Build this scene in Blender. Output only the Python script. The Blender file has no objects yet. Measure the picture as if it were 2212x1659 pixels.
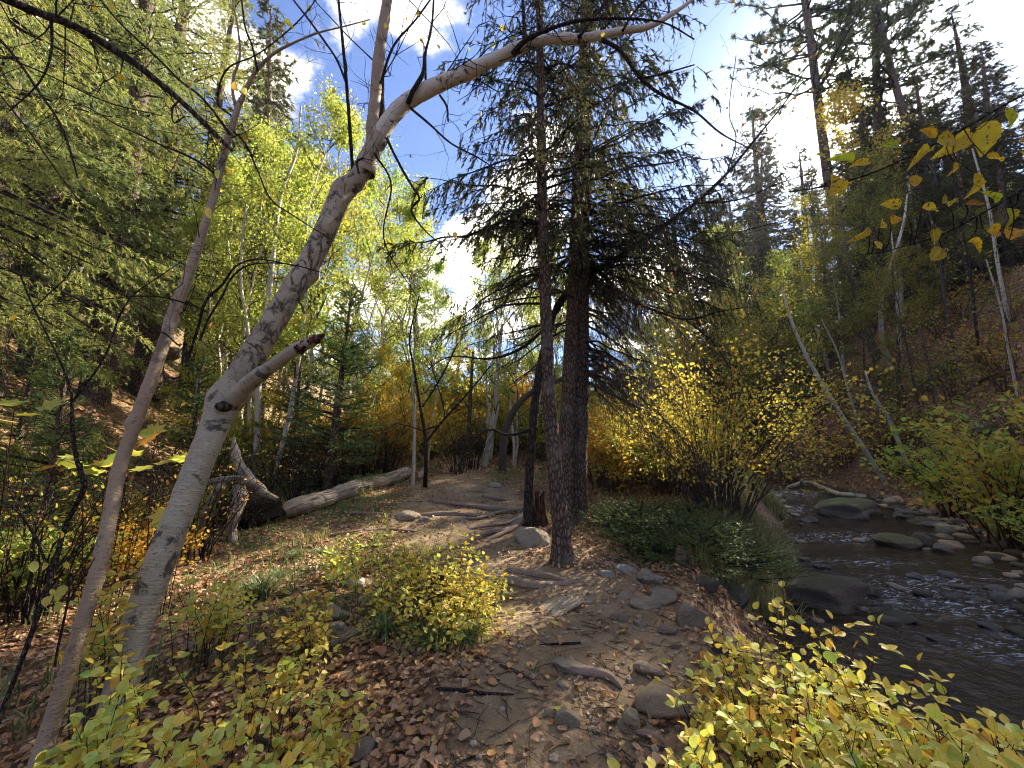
import bpy, math, random
import numpy as np
from mathutils import Vector, Matrix

random.seed(7)
RNG = np.random.default_rng(7)
S = bpy.context.scene
COL = S.collection
R = math.radians

# ------------------------------------------------------------------ camera, sky, sun, exposure
CAMZ = 1.6
PITCH = R(8.0)
FPX, CX, CY = 831.0, 1106.0, 829.5
cam_d = bpy.data.cameras.new('camera')
cam = bpy.data.objects.new('camera', cam_d)
COL.objects.link(cam)
cam.location = (0, 0, CAMZ)
cam.rotation_euler = (R(90) + PITCH, 0, 0)
cam_d.sensor_width = 36.0
cam_d.lens = FPX / 2212 * 36.0
cam_d.clip_start = 0.05
cam_d.clip_end = 2000
S.camera = cam

def pix_dir(u, v):
    a, b, c = u - CX, FPX, CY - v
    d = np.array([a, b * math.cos(PITCH) - c * math.sin(PITCH), b * math.sin(PITCH) + c * math.cos(PITCH)])
    return d / np.linalg.norm(d)

SUN_DIR = pix_dir(1828, 224)
SUN_EL = math.asin(SUN_DIR[2])
SUN_AZ = math.atan2(SUN_DIR[0], SUN_DIR[1])      # clockwise from +Y

sun_d = bpy.data.lights.new('sun', 'SUN')
sun = bpy.data.objects.new('sun', sun_d)
COL.objects.link(sun)
sun_d.energy = 4.2
sun_d.angle = R(0.5)
sun_d.color = (1.0, 0.90, 0.74)
sun.rotation_euler = Vector((-SUN_DIR[0], -SUN_DIR[1], -SUN_DIR[2])).to_track_quat('-Z', 'Y').to_euler()

world = bpy.data.worlds.new('World')
S.world = world
world.use_nodes = True
wn, wl = world.node_tree.nodes, world.node_tree.links
wn.clear()

class NT:
    """small helper round a node tree"""
    def __init__(s, nt):
        s.n, s.l = nt.nodes, nt.links
    def new(s, t, **k):
        n = s.n.new(t)
        for a, b in k.items():
            setattr(n, a, b)
        return n
    def put(s, sock, v):
        if hasattr(v, 'is_linked') or isinstance(v, bpy.types.NodeSocket):
            s.l.new(v, sock)
        elif v is not None:
            if isinstance(v, (tuple, list)) and len(v) == 3 and sock.type == 'RGBA':
                v = (*v, 1.0)
            sock.default_value = v
    def math(s, op, a, b=None, c=None, clamp=False):
        n = s.new('ShaderNodeMath', operation=op, use_clamp=clamp)
        s.put(n.inputs[0], a); s.put(n.inputs[1], b)
        if c is not None: s.put(n.inputs[2], c)
        return n.outputs[0]
    def vmath(s, op, a, b=None, scale=None):
        n = s.new('ShaderNodeVectorMath', operation=op)
        s.put(n.inputs[0], a)
        if b is not None: s.put(n.inputs[1], b)
        if scale is not None: s.put(n.inputs[3], scale)
        return n
    def noise(s, vec, scale, detail=4, rough=0.55, dist=0.0):
        n = s.new('ShaderNodeTexNoise')
        if vec is not None: s.put(n.inputs['Vector'], vec)
        n.inputs['Scale'].default_value = scale; n.inputs['Detail'].default_value = detail
        n.inputs['Roughness'].default_value = rough; n.inputs['Distortion'].default_value = dist
        return n.outputs[0]
    def vor(s, vec, scale, feature='F1', out=0):
        n = s.new('ShaderNodeTexVoronoi', feature=feature)
        if vec is not None: s.put(n.inputs['Vector'], vec)
        n.inputs['Scale'].default_value = scale
        return n.outputs[out]
    def ramp(s, fac, stops, interp='LINEAR'):
        n = s.new('ShaderNodeValToRGB')
        n.color_ramp.interpolation = interp
        e = n.color_ramp.elements
        while len(e) < len(stops): e.new(0.5)
        for i, (p, c) in enumerate(stops):
            e[i].position = p
            e[i].color = (*c, 1) if isinstance(c, (tuple, list)) else (c, c, c, 1)
        s.put(n.inputs[0], fac)
        return n.outputs[0]
    def mix(s, fac, a, b, mode='MIX'):
        n = s.new('ShaderNodeMix', data_type='RGBA', blend_type=mode)
        s.put(n.inputs[0], fac); s.put(n.inputs[6], a); s.put(n.inputs[7], b)
        return n.outputs[2]
    def smooth(s, x, lo, hi):
        n = s.new('ShaderNodeMapRange', interpolation_type='SMOOTHSTEP')
        s.put(n.inputs[0], x); n.inputs[1].default_value = lo; n.inputs[2].default_value = hi
        return n.outputs[0]
    def mapping(s, vec, scale):
        n = s.new('ShaderNodeMapping')
        s.put(n.inputs[0], vec); n.inputs['Scale'].default_value = scale
        return n.outputs[0]

W = NT(world.node_tree)
sky = W.new('ShaderNodeTexSky', sky_type='NISHITA', sun_disc=False, sun_elevation=SUN_EL, sun_rotation=SUN_AZ,
            altitude=2600.0, air_density=0.9, dust_density=0.05, ozone_density=2.0)
tc = W.new('ShaderNodeTexCoord')
dirn = W.vmath('NORMALIZE', tc.outputs['Generated']).outputs[0]
sep = W.new('ShaderNodeSeparateXYZ'); wl.new(dirn, sep.inputs[0])
zz = W.math('MAXIMUM', W.math('ADD', sep.outputs[2], 0.12), 0.05)
comb = W.new('ShaderNodeCombineXYZ')
wl.new(W.math('DIVIDE', sep.outputs[0], zz), comb.inputs[0]); wl.new(W.math('DIVIDE', sep.outputs[1], zz), comb.inputs[1])
cn = W.noise(comb.outputs[0], 1.25, 9, 0.60, 0.25)
# where the cloud banks and the blue gaps stand in the sky
bias = None
for (u, v, hw, amt) in [(560, 40, .20, .13), (700, 190, .13, .10), (900, 90, .16, .14), (1620, 40, .12, .12), (1700, 300, .08, .10),
                        (960, 560, .22, .16), (1400, 540, .30, .14), (640, 20, .06, -.10), (870, 350, .19, -.24), (1050, 200, .14, .05),
                        (1750, 110, .07, -.30), (1570, 230, .15, -.30), (2030, 60, .34, -.42), (760, 250, .13, -.16), (580, 30, .05, -.16), (1080, 40, .12, -.12), (1300, 330, .16, -.10), (2200, 250, .25, -.2), (1480, 330, .12, -.12), (1560, 60, .12, .08), (1700, 200, .05, .1)]:
    d = pix_dir(u, v)
    dt = W.vmath('DISTANCE', dirn, tuple(float(q) for q in d)).outputs['Value']
    g = W.math('MULTIPLY', W.math('SUBTRACT', 1.0, W.smooth(dt, 0.0, hw * 1.6)), amt)
    bias = g if bias is None else W.math('ADD', bias, g)
cm = W.smooth(W.math('ADD', cn, bias), 0.53, 0.66)
cden = W.noise(comb.outputs[0], 3.2, 6, 0.6)
skyc = W.mix(1.0, sky.outputs[0], (0.50, 0.84, 1.25), 'MULTIPLY')
SKY_K = 0.05
skys = W.vmath('SCALE', skyc, scale=SKY_K).outputs[0]
cdist = W.vmath('DISTANCE', dirn, tuple(float(q) for q in SUN_DIR)).outputs['Value']
cl_b = W.math('ADD', W.math('MULTIPLY', cden, 1.7), W.math('MULTIPLY', W.math('EXPONENT', W.math('MULTIPLY', cdist, -3.0)), 2.4))
clc = W.vmath('SCALE', W.mix(cden, (0.98, 0.92, 0.82), (1.0, 0.90, 0.72)), scale=cl_b).outputs[0]
allc = W.mix(cm, skys, clc)
gl = W.math('ADD', W.math('MULTIPLY', W.math('EXPONENT', W.math('MULTIPLY', cdist, -22.0)), 7.0),
            W.math('MULTIPLY', W.math('EXPONENT', W.math('MULTIPLY', cdist, -5.0)), 0.16))
allc = W.mix(1.0, allc, W.vmath('SCALE', (1.0, 0.97, 0.92), scale=gl).outputs[0], 'ADD')
bg = W.new('ShaderNodeBackground'); wl.new(allc, bg.inputs[0]); bg.inputs[1].default_value = 1.0
wo = W.new('ShaderNodeOutputWorld'); wl.new(bg.outputs[0], wo.inputs[0])

S.view_settings.view_transform = 'Standard'
S.view_settings.look = 'None'
S.view_settings.exposure = 2.45
S.view_settings.gamma = 1.0
S.view_settings.use_curve_mapping = False
S.render.engine = 'CYCLES'
S.cycles.max_bounces = 8
S.cycles.diffuse_bounces = 4
S.cycles.transmission_bounces = 4
S.cycles.transparent_max_bounces = 8
S.cycles.sample_clamp_indirect = 6.0
S.cycles.use_denoising = True
S.cycles.filter_width = 1.1

# ------------------------------------------------------------------ numeric helpers
def _hash(ix, iy, iz, seed):
    h = (ix.astype(np.int64) * 374761393 + iy.astype(np.int64) * 668265263 + iz.astype(np.int64) * 2147483647 + seed * 974634777) & 0xffffffff
    h = ((h ^ (h >> 13)) * 1274126177) & 0xffffffff
    h = h ^ (h >> 16)
    return (h & 0xffff) / 65535.0
def vnoise(p, seed=0):
    p = np.asarray(p, float)
    i = np.floor(p).astype(np.int64); f = p - i
    f = f * f * (3 - 2 * f)
    o = 0
    for dx in (0, 1):
        for dy in (0, 1):
            for dz in (0, 1):
                w = (f[..., 0] if dx else 1 - f[..., 0]) * (f[..., 1] if dy else 1 - f[..., 1]) * (f[..., 2] if dz else 1 - f[..., 2])
                o = o + w * _hash(i[..., 0] + dx, i[..., 1] + dy, i[..., 2] + dz, seed)
    return o - 0.5
def fbm(p, octv=4, seed=0):
    p = np.asarray(p, float); o = 0; a = 1.0
    for k in range(octv):
        o = o + a * vnoise(p * (2.03 ** k) + 17.3 * k, seed + k); a *= 0.5
    return o
def sstep(x, a, b):
    t = np.clip((x - a) / (b - a), 0, 1)
    return t * t * (3 - 2 * t)
def unit(a):
    return a / np.maximum(np.linalg.norm(a, axis=-1, keepdims=True), 1e-9)

# ------------------------------------------------------------------ lie of the land
LY = [-20, -6, 2, 4.2, 7.4, 12, 17, 30, 60, 120]
LXL = [-1, 1.2, 2.25, 2.9, 5.2, 8.2, 10.6, 15, 24, 45]
LXR = [4, 5.6, 6.4, 6.9, 9.2, 12.4, 14.2, 17.5, 27, 48]
WATER = -0.62
TY = [-5, 0, 3, 4.5, 7, 12, 20, 60]
TX = [0, .1, .55, .35, -.9, -1.6, -2.4, -6]
def H(x, y, fine=True):
    x = np.asarray(x, float); y = np.asarray(y, float)
    xl = np.interp(y, LY, LXL); xr = np.interp(y, LY, LXR)
    p2 = np.stack([x, y, np.zeros_like(x)], -1)
    n1 = fbm(p2 * 0.35, 3, 3)
    g = 0.12 * n1 + 0.055 * np.maximum(y - 5, 0)
    sl = np.maximum(-x - 4.6 - 0.30 * np.maximum(y, 0), 0)                       # left hillside
    sl2 = sl + 0.8 * (np.exp(-sl / 0.8) - 1)
    g = g + 0.72 * 60 * (1 - np.exp(-sl2 / 60)) + sstep(sl, 0, 6) * fbm(p2 * 0.22, 3, 9) * 1.0
    t = xl - x + 0.25 * fbm(p2 * 0.9, 2, 5)
    bank = sstep(t, -0.15, 1.25)
    g = WATER - 0.22 + (g - WATER + 0.22) * bank
    t2 = x - xr + 0.5 * fbm(p2 * 0.6, 2, 6)
    s2 = np.maximum(t2 - 1.3, 0)
    hill = WATER - 0.1 + 0.16 * np.clip(t2, 0, 1.6) + 1.15 * 60 * (1 - np.exp(-s2 / 60)) + sstep(s2, 0, 5) * fbm(p2 * 0.25, 3, 11) * 1.6
    g = np.where(t2 > -0.3, g + (hill - g) * sstep(t2, -0.3, 0.5), g)
    if fine:
        hw = sstep(np.abs(x - np.interp(y, TY, TX)), 0.4, 1.1)
        g = g + (0.035 + 0.05 * hw) * fbm(p2 * 2.3, 3, 21) + 0.018 * fbm(p2 * 9.0, 2, 31) * (1 if np.isscalar(x) else 1)
    return g
def G(u, v, tmax=120):
    """where the line of sight through a pixel meets the ground"""
    d = pix_dir(u, v)
    t = np.concatenate([np.arange(0.8, 20, 0.02), np.arange(20, tmax, 0.15)])
    p = np.array([0, 0, CAMZ]) + t[:, None] * d
    k = np.argmax(p[:, 2] < H(p[:, 0], p[:, 1]))
    if not (p[k, 2] < H(p[k, 0], p[k, 1])): k = len(t) - 1
    return p[k]
def P(u, v, Y):
    d = pix_dir(u, v)
    return np.array([0, 0, CAMZ]) + d * (Y / d[1])
def pxr(w, p):
    """half of w pixels, in metres at point p"""
    dep = p[1] * math.cos(PITCH) + (p[2] - CAMZ) * math.sin(PITCH)
    return 0.5 * w * dep / FPX / math.sqrt(1 + (p[0] / dep) ** 2)
def at(u, Y):
    x = Y * (u - CX) / 839.0
    return np.array([x, Y, float(H(x, Y))])

# ------------------------------------------------------------------ mesh builder
class MB:
    def __init__(s):
        s.v, s.f, s.uv, s.m, s.n = [], [], [], [], 0
    def add(s, v, f, uv=None, m=0):
        v = np.asarray(v, np.float32).reshape(-1, 3)
        f = np.asarray(f, np.int64)
        s.v.append(v); s.f.append(f + s.n)
        s.uv.append(np.zeros((len(v), 2), np.float32) if uv is None else np.asarray(uv, np.float32).reshape(-1, 2))
        s.m.append(m); s.n += len(v)
    def tubes(s, P3, rad, sides=3, m=0, ref=None, disp=None, cap=False):
        P3 = np.asarray(P3, float); T, n, _ = P3.shape
        rad = np.broadcast_to(np.asarray(rad, float), (T, n))
        tan = np.gradient(P3, axis=1); tan = unit(tan)
        if ref is None:
            mt = np.abs(tan.mean(1)); ref = np.eye(3)[np.argmin(mt, 1)]
        else:
            ref = np.broadcast_to(np.asarray(ref, float), (T, 3))
        a = unit(np.cross(tan, ref[:, None, :])); b = np.cross(tan, a)
        k = sides + 1
        th = np.linspace(0, 2 * np.pi, k)
        off = np.cos(th)[None, None, :, None] * a[:, :, None, :] + np.sin(th)[None, None, :, None] * b[:, :, None, :]
        ln = np.concatenate([np.zeros((T, 1)), np.cumsum(np.linalg.norm(np.diff(P3, axis=1), axis=2), 1)], 1)
        rr = np.repeat(rad[:, :, None], k, 2)
        if disp is not None:
            rr = rr + disp(P3[:, :, None, :] + off * rad[:, :, None, None], ln[:, :, None], th[None, None, :], rr)
        V = P3[:, :, None, :] + off * rr[..., None]
        uv = np.stack([np.broadcast_to(th / (2 * np.pi), (T, n, k)), np.broadcast_to(ln[:, :, None], (T, n, k))], -1)
        i = np.arange(n - 1)[:, None] * k + np.arange(sides)[None, :]
        q = np.stack([i, i + 1, i + 1 + k, i + k], -1).reshape(-1, 4)
        F = (q[None] + (np.arange(T) * n * k)[:, None, None]).reshape(-1, 4)
        s.add(V.reshape(-1, 3), F, uv.reshape(-1, 2), m)
        if cap:
            for j, idx in ((0, 0), (0, n - 1)):
                ring = V[j, idx, :-1]
                c = ring.mean(0)
                vv = np.vstack([ring, c[None]])
                kk = len(ring)
                s.add(vv, [[r_, (r_ + 1) % kk, kk] for r_ in range(kk)], None, m)
    def place(s, tmpl, pos, ydir, nrm, size, m=0, sx=None):
        """put copies of a small template (width x, length y, normal z)"""
        tv, tf, tuv = tmpl
        pos = np.asarray(pos, float); N = len(pos)
        if N == 0: return
        y = unit(np.asarray(ydir, float)); z = np.asarray(nrm, float)
        x = unit(np.cross(y, z)); z = np.cross(x, y)
        size = np.broadcast_to(np.asarray(size, float), (N,))
        sx = size if sx is None else np.broadcast_to(np.asarray(sx, float), (N,))
        V = pos[:, None, :] + tv[None, :, 0:1] * x[:, None, :] * sx[:, None, None] + tv[None, :, 1:2] * y[:, None, :] * size[:, None, None] + tv[None, :, 2:3] * z[:, None, :] * size[:, None, None]
        F = (tf[None] + (np.arange(N) * len(tv))[:, None, None]).reshape(-1, tf.shape[1])
        s.add(V.reshape(-1, 3), F, np.tile(tuv, (N, 1)), m)
    def mesh(s, name, mats, smooth=True):
        me = bpy.data.meshes.new(name)
        if not isinstance(mats, (list, tuple)): mats = [mats]
        for m in mats: me.materials.append(m)
        if not s.v: return me
        V = np.concatenate(s.v); UV = np.concatenate(s.uv)
        tot = np.concatenate([np.full(len(f), f.shape[1], np.int32) for f in s.f])
        loops = np.concatenate([f.reshape(-1) for f in s.f]).astype(np.int32)
        me.vertices.add(len(V)); me.vertices.foreach_set('co', V.reshape(-1))
        me.loops.add(len(loops)); me.loops.foreach_set('vertex_index', loops)
        me.polygons.add(len(tot))
        st = np.concatenate([[0], np.cumsum(tot)[:-1]]).astype(np.int32)
        me.polygons.foreach_set('loop_start', st)
        me.polygons.foreach_set('material_index', np.concatenate([np.full(len(f), m, np.int32) for f, m in zip(s.f, s.m)]))
        uvl = me.uv_layers.new(name='UVMap')
        uvl.data.foreach_set('uv', UV[loops].reshape(-1))
        me.polygons.foreach_set('use_smooth', np.full(len(tot), smooth, bool))
        me.update(calc_edges=True)
        return me

def ob(name, me, parent=None, loc=None, rot=None, scale=None, **props):
    o = bpy.data.objects.new(name, me)
    COL.objects.link(o)
    if parent is not None: o.parent = parent
    if loc is not None: o.location = [float(q) for q in loc]
    if rot is not None: o.rotation_euler = rot
    if scale is not None: o.scale = scale if isinstance(scale, (tuple, list)) else (scale,) * 3
    for k, v in props.items(): o[k] = v
    return o
def thing(name, label, cat, loc=(0, 0, 0), rot=0.0, scale=1.0, group=None, me=None):
    o = ob(name, me, None, loc, (0, 0, rot) if not isinstance(rot, tuple) else rot, scale, label=label, category=cat)
    if group: o['group'] = group
    return o
ORD = ['first', 'second', 'third', 'fourth', 'fifth', 'sixth', 'seventh', 'eighth', 'ninth', 'tenth', 'eleventh', 'twelfth', 'thirteenth',
       'fourteenth', 'fifteenth', 'sixteenth', 'seventeenth', 'eighteenth', 'nineteenth', 'twentieth'] + ['twenty-' + q for q in
       ['first', 'second', 'third', 'fourth', 'fifth', 'sixth', 'seventh', 'eighth', 'ninth']] + ['thirtieth'] + ['thirty-' + q for q in ['first', 'second', 'third', 'fourth', 'fifth', 'sixth', 'seventh', 'eighth', 'ninth']] + ['fortieth'] + ['forty-' + q for q in ['first', 'second', 'third', 'fourth', 'fifth', 'sixth', 'seventh', 'eighth', 'ninth']]

def spline(pts, n):
    """Catmull-Rom through rows of values (any width), n samples"""
    p = np.asarray(pts, float)
    p = np.vstack([2 * p[0] - p[1], p, 2 * p[-1] - p[-2]])
    m = len(p) - 3
    t = np.linspace(0, m - 1e-6, n); i = t.astype(int); f = (t - i)[:, None]
    a, b, c, d = p[i], p[i + 1], p[i + 2], p[i + 3]
    return 0.5 * (2 * b + (c - a) * f + (2 * a - 5 * b + 4 * c - d) * f ** 2 + (3 * b - a - 3 * c + d) * f ** 3)
def pixcurve(rows, n):
    """rows (u, v, Y, width_px) -> points, radii in the world"""
    q = []
    for (u, v, Y, w) in rows:
        p = P(u, v, Y); q.append([*p, pxr(w, p)])
    c = spline(q, n)
    return c[:, :3], np.maximum(c[:, 3], 0.0012)

# ------------------------------------------------------------------ templates
def T(v, f, uv=None):
    v = np.array(v, float)
    if uv is None: uv = np.stack([v[:, 0] + 0.5, v[:, 1]], -1)
    return v, np.array(f), uv
LEAF2 = T([(0, 0, 0), (.34, .45, .10), (0, 1, -.05), (-.34, .45, .10)], [[0, 1, 2], [0, 2, 3]])
LEAF4 = T([(0, 0, 0), (.30, .35, .08), (.22, .75, .04), (0, 1, -.10), (-.22, .75, .04), (-.30, .35, .08), (0, .5, -.02)],
          [[0, 1, 6], [1, 2, 6], [2, 3, 6], [3, 4, 6], [4, 5, 6], [5, 0, 6]])
def oval(w=.34, curl=.18, fold=.10, peak=.42, rows=6):
    v = []; f = []
    for i in range(rows + 1):
        t = i / rows
        hw = w * (math.sin(math.pi * t ** (math.log(.5) / math.log(peak))) ** 0.8 if 0 < t < 1 else 0.004)
        zc = -curl * t * t
        v += [(-hw, t, zc + fold * hw / w), (0, t, zc), (hw, t, zc + fold * hw / w)]
    for i in range(rows):
        a = i * 3
        f += [[a, a + 1, a + 4], [a, a + 4, a + 3], [a + 1, a + 2, a + 5], [a + 1, a + 5, a + 4]]
    return T(v, f)
NEEDLE = T([(-.5, 0, 0), (.5, 0, 0), (0, 1, 0)], [[0, 1, 2]])
def dry(seed):
    r = np.random.default_rng(seed)
    v, f, uv = oval(.36, -.15, .16, .45, 4)
    v = v.copy()
    v[:, 2] += .10 * np.sin(v[:, 1] * 5 + r.uniform(0, 6)) + r.uniform(-.05, .05, len(v))
    v[:, 2] -= v[:, 2].min()
    v[:, 1] -= .5
    v[:, 2] *= r.uniform(.6, 1.3)
    v[:, 0] *= r.uniform(.8, 1.2) 
    return v, f, uv

# ------------------------------------------------------------------ materials
def mat(name):
    m = bpy.data.materials.new(name); m.use_nodes = True
    m.node_tree.nodes.clear()
    return m, NT(m.node_tree)
def out(k, sh, bump=None):
    o = k.new('ShaderNodeOutputMaterial'); k.l.new(sh, o.inputs[0])
def princ(k, col, rough=0.8, bump=None, spec=0.3, bstr=0.5, bdist=0.01):
    p = k.new('ShaderNodeBsdfPrincipled')
    k.put(p.inputs['Base Color'], col); k.put(p.inputs['Roughness'], rough); k.put(p.inputs['Specular IOR Level'], spec)
    if bump is not None:
        b = k.new('ShaderNodeBump'); b.inputs['Strength'].default_value = bstr; b.inputs['Distance'].default_value = bdist
        k.l.new(bump, b.inputs['Height']); k.l.new(b.outputs[0], p.inputs['Normal'])
    return p.outputs[0]
def rnd(k):
    g = k.new('ShaderNodeNewGeometry'); o = k.new('ShaderNodeObjectInfo')
    return k.math('FRACT', k.math('ADD', g.outputs['Random Per Island'], k.math('MULTIPLY', o.outputs['Random'], 7.31)))
def leaf_mat(name, stops, transl=0.5, detail=False, spec=0.25, tboost=1.25, objvar=None, spots=.62):
    m, k = mat(name)
    r = rnd(k)
    c = k.ramp(r, stops)
    if detail:
        uv = k.new('ShaderNodeTexCoord').outputs['UV']
        s = k.new('ShaderNodeSeparateXYZ'); k.l.new(uv, s.inputs[0])
        rib = k.math('ABSOLUTE', k.math('SUBTRACT', s.outputs[0], 0.5))
        # greener blade between the veins, yellow towards the margin, small brown specks
        vein = k.math('ABSOLUTE', k.math('SINE', k.math('MULTIPLY', k.math('SUBTRACT', s.outputs[1], k.math('MULTIPLY', rib, 0.9)), 26.0)))
        c = k.mix(k.math('MULTIPLY', k.smooth(vein, 0.0, 0.35), 0.35), k.mix(1.0, c, (1.15, 1.12, .95), 'MULTIPLY'), k.mix(1.0, c, (.80, .95, .7), 'MULTIPLY'))
        o = k.new('ShaderNodeObjectInfo')
        pos = k.vmath('ADD', k.new('ShaderNodeTexCoord').outputs['UV'], k.vmath('SCALE', (31.0, 17.0, 9.0), scale=r).outputs[0]).outputs[0]
        sp = k.smooth(k.noise(pos, 7.0, 4, .7), spots, spots + .07)
        c = k.mix(sp, c, (.16, .07, .02))
        c = k.mix(k.math('SUBTRACT', 1.0, k.smooth(rib, 0.008, 0.02)), c, (.50, .46, .16))
    if objvar:
        oi = k.new('ShaderNodeObjectInfo')
        c = k.mix(1.0, c, k.ramp(oi.outputs['Random'], objvar), 'MULTIPLY')
    p = k.new('ShaderNodeBsdfPrincipled'); k.put(p.inputs['Base Color'], c); p.inputs['Roughness'].default_value = 0.5
    p.inputs['Specular IOR Level'].default_value = spec
    t = k.new('ShaderNodeBsdfTranslucent')
    k.l.new(k.mix(1.0, c, (tboost * 1.02, tboost, tboost * .7), 'MULTIPLY'), t.inputs[0])
    x = k.new('ShaderNodeMixShader'); x.inputs[0].default_value = transl
    k.l.new(p.outputs[0], x.inputs[1]); k.l.new(t.outputs[0], x.inputs[2])
    out(k, x.outputs[0])
    return m

M = {}
M['leaf_yellow'] = leaf_mat('yellow_leaf', objvar=[(0, (.78, .98, .9)), (.3, (.95, 1.05, 1)), (.6, (1.08, 1.0, .9)), (.85, (1.0, .86, .7)), (1, (.75, .42, .35))], stops= [(0, (.70, .56, .13)), (.25, (.66, .58, .17)), (.5, (.48, .52, .16)), (.72, (.72, .56, .13)), (.9, (.30, .42, .12)), (1, (.56, .30, .05))], transl=.42, detail=True, spec=.35)
M['leaf_lime'] = leaf_mat('lime_leaf', [(0, (.38, .41, .08)), (.35, (.30, .38, .08)), (.7, (.44, .41, .09)), (1, (.20, .29, .08))], .55, False, objvar=[(0, (.8, 1, .9)), (.5, (1, 1, 1)), (1, (1.15, .95, .8))])
M['leaf_gold'] = leaf_mat('golden_leaf', [(0, (.58, .44, .07)), (.3, (.48, .45, .09)), (.55, (.56, .36, .06)), (.8, (.36, .40, .09)), (1, (.44, .22, .04))], .5, False)
M['leaf_amber'] = leaf_mat('amber_leaf', [(0, (.68, .42, .03)), (.4, (.62, .46, .05)), (.7, (.60, .30, .02)), (.85, (.38, .46, .05)), (1, (.34, .13, .02))], .62, True, spots=.555)
M['leaf_pale'] = leaf_mat('pale_orange_leaf', [(0, (.62, .36, .12)), (.5, (.55, .26, .07)), (1, (.60, .45, .12))], .5, False)
M['leaf_hill'] = leaf_mat('sparse_hillside_leaf', [(0, (.36, .33, .07)), (.4, (.26, .28, .07)), (.75, (.46, .36, .06)), (1, (.34, .18, .05))], .45, False, objvar=[(0, (.8, 1, .9)), (.5, (1, 1, 1)), (1, (1.2, .9, .7))])
M['leaf_green'] = leaf_mat('olive_green_leaf', [(0, (.13, .17, .04)), (.4, (.20, .22, .05)), (.75, (.34, .30, .05)), (1, (.10, .13, .04))], .45, False, objvar=[(0, (.8, 1, .9)), (.5, (1, 1, 1)), (1, (1.3, 1.0, .8))])
M['leaf_brush'] = leaf_mat('autumn_brush_leaf', [(0, (.46, .42, .07)), (.35, (.30, .32, .06)), (.6, (.50, .34, .06)), (.85, (.36, .18, .05)), (1, (.50, .46, .08))], .45, False, objvar=[(0, (.7, .9, .8)), (.5, (1, 1, 1)), (1, (1.25, .85, .6))])
M['spruce_dark'] = leaf_mat('dark_spruce_needles', [(0, (.05, .065, .03)), (.4, (.075, .09, .038)), (.7, (.12, .12, .055)), (.9, (.14, .11, .06)), (1, (.17, .13, .08))], .3, False, .2)
M['spruce_green'] = leaf_mat('green_spruce_needles', [(0, (.07, .12, .045)), (.5, (.11, .16, .06)), (1, (.16, .20, .08))], .35, False, .2, objvar=[(0, (.8, .9, .9)), (1, (1.2, 1.1, .9))])
M['spruce_lichen'] = leaf_mat('lichen_hung_spruce_needles', [(0, (.14, .19, .065)), (.35, (.23, .28, .09)), (.7, (.34, .35, .13)), (1, (.20, .15, .08))], .4, False, .2, objvar=[(0, (.75, .85, .9)), (1, (1.15, 1.1, .9))])
M['pine'] = leaf_mat('pine_needles', [(0, (.06, .09, .04)), (.6, (.10, .13, .06)), (1, (.15, .15, .07))], .3, False, .2)
M['litter'] = leaf_mat('dry_fallen_leaf', [(0, (.24, .115, .055)), (.25, (.38, .23, .12)), (.5, (.18, .085, .045)), (.75, (.44, .29, .16)), (.92, (.42, .17, .05)), (1, (.58, .42, .15))], .12, False, .35)
M['grass'] = leaf_mat('green_grass_blade', [(0, (.06, .11, .035)), (.5, (.10, .16, .05)), (.8, (.20, .21, .08)), (1, (.30, .26, .12))], .3, False, .4)
M['grass_dry'] = leaf_mat('dry_grass_blade', [(0, (.20, .22, .07)), (.5, (.28, .25, .10)), (1, (.36, .28, .14))], .3, False, .3)

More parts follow.
